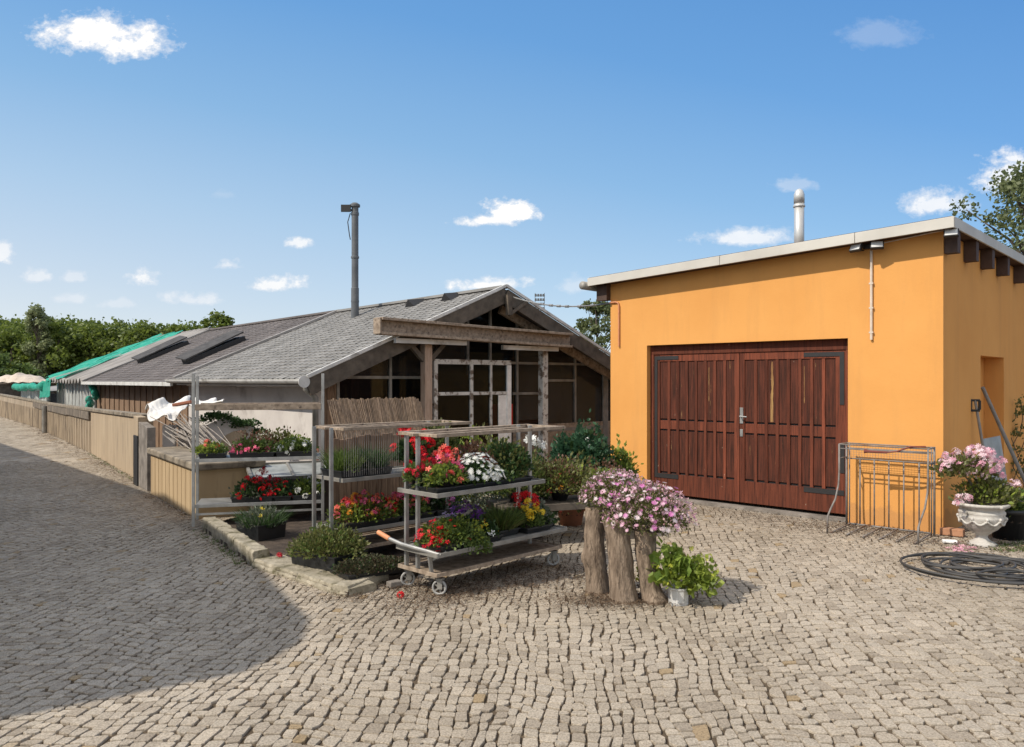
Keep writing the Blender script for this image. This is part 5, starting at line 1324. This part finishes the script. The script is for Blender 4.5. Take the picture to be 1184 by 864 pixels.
# ------------------------------------------------------------------ urn, pots, tools at the corner
p = gp(1143,634); p.y += .12
u_ = thing('urn','white cast stone urn on a round foot at the garage corner','urn',tuple(p))
q = MB(); q.lathe([(.145,0),(.145,.03),(.12,.045),(.075,.07),(.055,.10),(.06,.125),(.085,.14),(.09,.15),(.15,.19),(.20,.25),(.222,.31),(.225,.33),(.215,.345),(.225,.36),(.225,.38),(.205,.40),(.235,.43),(.262,.445),(.268,.46),(.262,.475),(.235,.475),(.22,.44),(.10,.42)], n=48)
ub = obj('body', q, M['urn'], u_, sm=True)
q = MB()
for k in range(10):   # swags round the bowl
    a0 = 2*PI*k/10; pts = []
    for i in range(9):
        a = a0 + 2*PI/10*i/8; z = .30-.045*math.sin(PI*i/8); rr = .226 if z > .29 else .214
        pts.append((rr*math.cos(a), rr*math.sin(a), z))
    q.tube(pts, .012, 6); q.ball((.226*math.cos(a0),.226*math.sin(a0),.315), .018,.018,.02, 8, 6)
obj('garland', q, M['urn'], u_, sm=True)
for k in range(4): 
    a = k*PI/2+.2; q = MB(); q.ball((.262*math.cos(a),.262*math.sin(a),.455), .025,.025,.022, 8, 6); obj('lug', q, M['urn'], u_, sm=True)
rg = random.Random(71)
t = thing('rhododendron','pink flowering shrub growing lopsided out of the white urn','shrub',(p.x,p.y,.44))
q = MB()
for (dx,dy,dz) in ((-.30,0,.45),(-.12,.02,.50),(.10,0,.46),(-.02,-.05,.22),(.22,.02,.20),(-.25,-.05,.12)):
    q.tube([(0,0,-.02),(dx*.4,dy*.4,dz*.55),(dx,dy,dz)], [.011,.008,.005], 6)
obj('stem', q, M['trunk'], t)
q = MB(); foliage(q, rg, 520, .33,.22,.24,.07,(-.18,0,.30),asp=.3); foliage(q, rg, 650, .30,.22,.30,.06,(.06,0,.0),asp=.3,inner=.3); foliage(q, rg, 200,.2,.15,.2,.06,(.22,0,.02),asp=.3); obj('foliage', q, M['lf_olive'], t, fix=False)
q = MB(); foliage(q, rg, 300, .3,.2,.26,.055,(.08,0,.03),asp=.3,inner=.4); obj('bright_leaves', q, M['lf_lime'], t, fix=False)
q = MB()
for (c,rx,n) in (((-.26,-.02,.36),.15,17),((-.05,0,.38),.17,20),((.12,0,.34),.12,12),((-.10,-.08,.26),.13,12),((.05,-.08,.22),.12,11),((-.36,-.02,.28),.08,6),((-.26,-.10,.04),.08,7),((.36,0,.20),.05,4)):
    blossoms(q, rg, int(n*1.5), rx*1.08, rx*.85, rx*.8, .024, (c[0],c[1],c[2]+(.13 if c[2]>.2 else .02)), mats=(0,1), cluster=6, cr=.032, elmin=-.4)
obj('blossoms', q, [M['f_rhodo'], M['f_pale2']], t, fix=False)
p2 = gp(1180,628); plant('plant_pot','dark green plant in a large black pot right of the urn','plant',(p2.x,p2.y+.2,0),0,round_pot=(.22,.36),fol=[('lf_lime',300,.22,.18,.26,.055,(-.04,0),{}),('lf_mid',700,.25,.2,.3,.055,(0,0),dict(inner=.4))],flo=[(['f_lilac'],3,.2,.18,.22,.025,(0,-.05),dict(side=-1.8))])
# tools and glass leaning in the doorway
wallR = lambda y, x=0.0, z=0.0: ORG.w(4.726+x, y, z)
t = thing('spade','black gripped spade standing against the orange side wall','spade',tuple(wallR(1.45,.16)))
pa = wallR(1.40,.20,.02)-wallR(1.45,.16); pb = at(1127.5,463,9.85)-wallR(1.45,.16)
q = MB(); q.tube([pa+Vector((0,0,.28)),pb], .017, 8); obj('shaft', q, M['tool_grey'], t)
q = MB(); q.bar(pb+Vector((-.05,.02,.0)),pb+Vector((.05,-.02,.0)),.03,.03); q.bar(pb+Vector((-.045,.02,-.12)),pb+Vector((-.045,.02,0)),.028,.028); q.bar(pb+Vector((.045,-.02,-.12)),pb+Vector((.045,-.02,0)),.028,.028); q.bar(pb+Vector((-.05,.02,-.13)),pb+Vector((.05,-.02,-.13)),.03,.03); obj('grip', q, M['black_iron'], t, bevel=.006)
q = MB(); q.bar(pa,pa+Vector((0,0,.3)),.2,.012,up=(.7,-.7,0)); obj('blade', q, M['dull_steel'], t)
pa = wallR(3.0,.42,.02); pb = at(1136,448,10.45)
q = MB(); q.tube([Vector((0,0,0)),pb-pa], .024, 10); tag(obj('wooden_pole', q, M['tool_grey'], loc=tuple(pa)),'long grey wooden pole leaning across the glass sheet in the doorway','pole')
ga, gb = wallR(1.78,.13), wallR(2.75,.16)
q = MB(); o = ga; n = (gb-ga).normalized(); lean = Vector((-.05,-.05,0))*1.0
q.add([(0,0,.02),tuple(gb-ga+Vector((0,0,.02))),tuple(gb-ga+Vector((-.10,.09,1.02))),tuple(Vector((-.10,.09,1.02)))],[(0,1,2,3)])
tag(obj('glass_sheet', q, M['old_pane'], loc=tuple(ga), solid=.006, fix=False),'grimy greenish glass sheet leaning beside the side doorway','glass')
t = thing('climber','thin reddish climber with sparse leaves at the right edge of the side wall','plant',tuple(wallR(3.75,.15)))
q = MB(); rg = random.Random(77); L2 = MB()
for s in range(5):
    pts = []; a = rg.uniform(-.3,.3)
    for i in range(9):
        z = 1.45*i/8*rg.uniform(.9,1.05)+.02; pp = Vector((.10*math.sin(i*.9+s)+.12*s/3-.15+.03*i*a, -.16*math.sin(i*.5+s)+.1*a*i, z)); pts.append(pp)
        if i > 1:
            foliage(L2, rg, 13, .10,.10,.08,.05,pp,asp=.4,inner=.2)
    q.tube(pts, .006, 5)
obj('stem', q, M['trunk'], t); obj('foliage', L2, M['lf_olive'], t, fix=False)
# hose
p = gp(1134,661); rg = random.Random(81); q = MB(); pts = []
turns = 9
for i in range(turns*40):
    a = 2*PI*i/40; k = i/40
    rr = .40+.19*math.sin(k*2.1)+.06*math.sin(k*5.3+1)+.03*math.sin(k*13); ox = .15*math.sin(k*1.7); oy = .13*math.cos(k*2.3)
    z = .036+.009*(k%4)+.006*math.sin(a*3+k)
    pts.append((ox+rr*math.cos(a)*1.06, oy+rr*math.sin(a)*.98, z))
q.tube(pts, .0115, 8)
pts = [(-.10+.22*math.cos(a)+.04, -.42+.13*math.sin(a), .085+.012*math.sin(2*a)) for a in [2*PI*k/32 for k in range(33)]]
q.tube(pts, .0115, 8)
tag(obj('garden_hose', q, M['hose'], loc=tuple(p), sm=True), 'black garden hose lying in a loose wide coil on the cobbles', 'hose')
# bricks and scraps by the corner
def lump(name, label, cat, px, py, size, rz, mat, z=.02):
    p = gp(px,py); q = MB(); q.box(-size[0]/2,size[0]/2,-size[1]/2,size[1]/2,0,size[2]); o = obj(name, q, M[mat], loc=(p.x,p.y,z), rz=rz, bevel=.008); return tag(o, label, cat)
lump('brick','chipped orange brick lying at the garage corner behind the bike rack','brick',1101,621,(.24,.12,.08),R(-40),'brick')
lump('white_block','small white block beside the brick at the garage corner','block',1098,630,(.14,.07,.035),R(-15),'white')
lump('kerb_fragment','grey stone fragment beside the castor of the near trolley','stone',456,681,(.12,.08,.05),R(40),'stone_grey')

# ------------------------------------------------------------------ beige tarp, green netting at the far end of the hall
o = at(20,440,42); 
sh = thing('lean_to', 'low brown shed behind the far end of the road wall', 'shed', (o.x,o.y,0), R(40))
q = MB(); q.box(-3.0,1.6,-.8,2.2,0,1.6); obj('wall', q, M['dark_wood'], sh)
q = MB(); q.box(-3.2,1.7,-.95,2.3,1.601,1.68); obj('roof', q, M['old_wood'], sh)
def heapf(u,v):
    a = 2*PI*u; r_ = v**.8; prof = (1-v**2.6)
    x = (2.1+.2*math.sin(3*a))*r_*math.cos(a); y = (1.1+.15*math.sin(2*a+1))*r_*math.sin(a)
    return (x, y, .02+.36*prof*(1+.28*math.sin(2.2*x+1)+.10*math.sin(7*x+3*y)) + .03*math.sin(11*x+5*y))
q = MB(); q.grid(heapf, 48, 16); tag(obj('tarp_heap', q, M['tarp'], loc=(o.x+.1,o.y-.2,1.68), rz=R(-8), sm=True, fix=False),'crumpled beige tarp heaped on the roof of the far shed','tarp')
def nety(u, v):
    # lies over the far verge of the corrugated roof and hangs to the eave
    y = 19.0+3.6*u+ .5*v*u; x = -.12+(AX+.1)*(1-v); z = E3+(A3-E3)*(x/AX)+.075+.035*math.sin(y*7+x*1.3)+.03*math.sin(x*5+y*2)+.02*math.sin(11*y)
    return NUR.w(x, y, z)
q = MB(); o = NUR.w(0,21,0)
for k in range(7):
    u0, u1 = k/7+.004, (k+1)/7-.004
    q.grid(lambda u,v: nety(u0+(u1-u0)*u, v*(.97+.03*math.sin(k*2)))-o, 5, 34)
tag(obj('shade_netting', q, M['netting'], loc=tuple(o), fix=False, solid=.01),'turquoise shade netting stretched down the far end of the corrugated roof','netting')
q = MB(); o = NUR.w(-.12,26,0); rgn = random.Random(6); pts = []; rs_ = []
for k in range(29):
    y = 22.5+7.2*k/28; pts.append(NUR.w(-.12+.05*math.sin(k*.7), y, 1.56-.06*k/28+.03*math.sin(k*1.1))-o); rs_.append(.135+.02*math.sin(k*.9)+rgn.uniform(-.02,.02) if k < 27 else .09)
q.tube(pts, rs_, 14)
tag(obj('shade_netting', q, M['netting'], loc=tuple(o), fix=False, sm=True),'rolled turquoise netting lying along the low glazed lean-to beyond the corrugated roof','netting')
gl2 = at_frame('glass_lean_to','low glazed lean-to beyond the hall, under the rolled turquoise netting','greenhouse',Fr(*tuple(NUR.w(.12,22.6))[:2],NUR.rz))
q = MB(); q.box(0,.05,0,7,0,1.0); q.box(.05,1.8,6.9,7,0,1.2); obj('base_wall', q, M['stone_grey'], gl2)
q = MB(); 
for k in range(12): q.box(.0,.04,k*.62,k*.62+.05,1.001,1.36)
obj('glazing_bar', q, M['white_trim'], gl2)
q = MB(); q.box(.015,.022,.05,6.85,1.001,1.36); obj('pane', q, M['pale_glass'], gl2)
q = MB(); q.add([(0,0,1.37),(0,7,1.37),(1.8,7,1.6),(1.8,0,1.6)],[(0,1,2,3)]); obj('roof', q, M['corrugated'], gl2, solid=.02)
def skirt(u, v):
    y = 20.9+2.3*u; return NUR.w(-.10-.03*v+.03*math.sin(y*6), y, 1.84-.10*u-.62*v+.02*math.sin(y*9))
q = MB(); o = NUR.w(-.1,22,1.2); q.grid(lambda u,v: skirt(u,v)-o, 36, 6)
tag(obj('shade_netting', q, M['netting'], loc=tuple(o), fix=False, solid=.006),'torn turquoise netting hanging down like a skirt over pale glass by the corrugated roof','netting')
# green bundle of netting hung on the eave between glass and boards
p = NUR.w(.18,15.55,1.30); q = MB(); rg = random.Random(5)
for k in range(7): q.ball((rg.gauss(0,.06),rg.gauss(0,.10),-.32+.11*k), .09,.16,.13, 12, 8)
tag(obj('netting_bundle', q, M['netting'], loc=tuple(p), fix=False),'bundled green netting hanging beside the pale glass panes under the eave','netting')

# ------------------------------------------------------------------ trees
def crown_leaves(mb, rg, centers, per, size, r_):
    for c, cr_ in centers:
        for _ in range(per):
            d = Vector((rg.gauss(0,1),rg.gauss(0,1),rg.gauss(0,.85))).normalized()*cr_*rg.random()**.45
            p = Vector(c)+d
            dd = Vector((rg.gauss(0,1),rg.gauss(0,1),rg.gauss(-.1,.7))).normalized(); s = dd.cross(Vector((rg.gauss(0,1),rg.gauss(0,1),rg.gauss(0,1)))).normalized()
            L = size*rg.uniform(.6,1.3); mb.leaf(p, dd, s, L, L*.38, rg.uniform(-.15,.15)*L)
def tree(name, label, cat, loc, h, cr, base, nclump, per, size, seed, lmat='lf_tree', tr=.16, lean=(0,0), clump=.30, group=None, shape=1.0):
    rg = random.Random(seed); t = thing(name, label, cat, loc)
    tb = MB(); n = 8; pts = []
    for i in range(n+1):
        f = i/n; pts.append((lean[0]*f*h+.10*math.sin(f*5+seed), lean[1]*f*h+.1*math.cos(f*4+seed), h*.92*f))
    tb.tube(pts, [tr*(1-.85*i/n) for i in range(n+1)], 9)
    cs = []
    for k in range(nclump):
        a = rg.uniform(0,2*PI); f = rg.random(); zz = base + (h-base)*f
        rad = cr*math.sin(min(1,(f*.86+.14))*PI*.97+.03)**.7*shape*(.35+.65*rg.random()**.5)
        i = min(n-1,int(zz/h/.92*n*.9)); sp = Vector(pts[max(1,i-1)])
        c = Vector((sp.x+math.cos(a)*rad, sp.y+math.sin(a)*rad, zz))
        cs.append((c, clump*cr*rg.uniform(.6,1.25)))
        mid = sp.lerp(c,.5)+Vector((rg.gauss(0,.1),rg.gauss(0,.1),.12*rad))
        tb.tube([sp, mid, c], [tr*.28, tr*.16, tr*.05], 5)
    obj('trunk', tb, M['trunk'], t, fix=False)
    q = MB(); crown_leaves(q, rg, cs, per, size, cr); obj('crown', q, M[lmat], t, fix=False)
    return t
p = at(1215,430,17.0); tree('tree','open airy tree rising behind the right end of the garage roof','tree',(p.x,p.y,0),6.5,2.7,2.0,80,130,.10,41,'lf_tree2',.18,clump=.15)
p = at(688,430,34.0); tree('tree','small sparse tree seen between the gable and the garage','tree',(p.x,p.y,0),5.3,1.5,1.2,40,150,.15,42,'lf_tree2',.10,clump=.22)
p = at(42,430,62.0); tree('poplar','slender pale tree standing in front of the dark wood','tree',(p.x,p.y,0),7.6,1.05,.5,70,120,.20,43,'lf_pale',.08,clump=.36)
p = at(254,430,64.0); tree('tree','round treetop peeping over the brown shingled ridge','tree',(p.x,p.y,0),7.2,2.0,2.0,26,130,.32,44,'lf_tree',.2)
p = at(4,440,52.0); tree('bush','bright yellow green bush at the left end of the wood','bush',(p.x,p.y,0),3.3,2.0,.3,26,150,.24,45,'lf_mid',.08)
# the wood behind reads as one mass
rg = random.Random(90); q = MB(); tk = MB()
for k in range(66):
    row = k % 3; Y = 66+row*9+rg.uniform(-3,3)
    px = -70 + (k//3)*19 + rg.uniform(-10,10)
    topy = 369 + max(0,(px-60))*.05 + rg.uniform(-3.5,4)
    base = at(px, 440, Y); h = max(4, 1.8+(HY-topy)/F_PX*Y) * (1 if row else rg.uniform(.86,.98)); cr = rg.uniform(2.2,3.4)
    cs = []
    for j in range(34):
        a = rg.uniform(0,2*PI); f = rg.random()**.8; rad = cr*(math.sin((f*.80+.2)*PI)**.6 if f < .99 else .1)*(.45+.55*rg.random())
        cs.append((Vector((base.x+math.cos(a)*rad, base.y+math.sin(a)*rad, h*(.10+.84*f))), cr*rg.uniform(.20,.40)))
    crown_leaves(q, rg, cs, 85, .33, cr)
    tk.tube([(base.x,base.y,0),(base.x+.2,base.y,h*.8)], [.25,.08], 7)
wd = obj('woodland', q, M['lf_tree'], kind='stuff', fix=False)
obj('trunk', tk, M['trunk'], wd, kind='stuff', fix=False)

# ------------------------------------------------------------------ leaf litter, weeds along edges
rg = random.Random(95); q = MB()
def litter(n, cx, cy, sx, sy, rz=0.0, size=.035):
    c_, s_ = math.cos(rz), math.sin(rz)
    for _ in range(n):
        x, y = rg.gauss(0,sx), rg.gauss(0,sy); p = Vector((cx+x*c_-y*s_, cy+x*s_+y*c_, .026+rg.random()*.012))
        d = Vector((rg.gauss(0,1),rg.gauss(0,1),rg.gauss(0,.12))).normalized(); s = d.cross(Vector((rg.gauss(0,.25),rg.gauss(0,.25),1))).normalized()
        L = size*rg.uniform(.35,1.2); q.leaf(p, d, s, L, L*rg.uniform(.15,.4), rg.uniform(-.1,.15)*L)
fx_ = ORG.w(2.2,-.40); litter(2600, fx_.x, fx_.y, 1.2,.30, ORG.rz, .026)
fx_ = ORG.w(4.2,-.35); litter(2600, fx_.x, fx_.y, .6,.30, ORG.rz, .028)
litter(4200, bM.x-.08, bM.y-.02, .30,.13, size=.02); litter(4200, .1, 6.95, .5,.26, .79, .022); litter(3200,-.55,6.36,.36,.16,.79,.02); litter(1800, -.95, 6.75, .16, .22, .3, .02); litter(1600, bL.x-.3, bL.y+.5, .5,.4, size=.022)
litter(500, 5.1, 8.2, .5,.25); litter(420, 4.4,7.4,.5,.4); litter(260,2.4,8.6,1.3,.7,size=.025)
d = (BED[2]-BED[0]); litter(700, (BED[0].x+BED[2].x)/2-.12, (BED[0].y+BED[2].y)/2-.12, 1.1,.07, math.atan2(d.y,d.x), .022)
litter(500, BED[2].x+.05, BED[2].y-.03, .18,.07, size=.02)
d = WALLB[1]-WALLB[0]; m0 = (WALLB[1]+WALLB[0])/2; litter(1500, m0.x-.12, m0.y-.12, 2.8,.10, math.atan2(d.y,d.x), .03); m0 = (WALLB[1]+WALLB[4])/2; litter(1200, m0.x-.14, m0.y-.14, 5.0,.12, math.atan2(d.y,d.x), .04); litter(700, BLK.w(-.1,1.3).x, BLK.w(-.1,1.3).y, .07,.9, BLK.rz, .025)
obj('leaf_litter', q, M['litter'], kind='stuff', fix=False)
q = MB()
for _ in range(160):
    t = rg.random(); p = WALLB[0].lerp(WALLB[1],t) if rg.random() < .6 else BED[0].lerp(BED[1],t)
    p = p + Vector((-.05+rg.gauss(0,.03),-.05+rg.gauss(0,.03),0))
    blades(q, rg, 5, .02,.02,.06*rg.uniform(.5,1.4), .003, p, spread=1.0)
for _ in range(60):
    p = gp(rg.uniform(1150,1195), rg.uniform(629,640)); blades(q, rg, 6, .04,.04,.06, .004, p, spread=1.0)
obj('grass', q, M['grass'], kind='stuff', fix=False)
# fallen petals below the urn and loose blooms
q = MB(); 
for _ in range(70):
    p = gp(1112+rg.gauss(0,9), 637+rg.gauss(0,3)); p.z = .03; q.flower(p, Vector((rg.gauss(0,.3),rg.gauss(0,.3),1)).normalized(), .022, 5)
obj('fallen_petals', q, M['f_rhodo'], kind='stuff', fix=False)
for (px,py,z,mt,lb) in ((323,644,.092,'f_crimson','single dark red bloom lying on the low kerb'),(463,690,.03,'f_red','single red bloom lying on the cobbles beside the trolley castor')):
    p = gp(px,py,z); q = MB()
    for k in range(10): 
        e = Vector((rg.gauss(0,1),rg.gauss(0,1),rg.gauss(.3,.8))).normalized(); q.flower(e*.022, e, .02, 5)
    tag(obj('fallen_bloom', q, M[mt], loc=(p.x,p.y,z+.015), fix=False), lb, 'flower')

GROUPS = {'plant_trolley':'plant trolleys','flower_tray':'flower trays on the shelves','flower_pot':'flower pots on the trolleys and floor','plant_pot':'potted green plants','grass_pot':'pots of grassy plants',
 'log_planter':'log planters under the asters','aster':'pink asters on the logs','planter_box':'black planter boxes on the bed','shrub':'potted shrubs before the nursery hall','tree':'single trees','shade_netting':'green shade netting','white_sheet':'white sheets over the canes','fallen_bloom':'fallen red blooms'}
for o in list(C.objects):
    k = o.name.split('.')[0]
    if o.parent is None and k in GROUPS and 'label' in o: o['group'] = GROUPS[k]
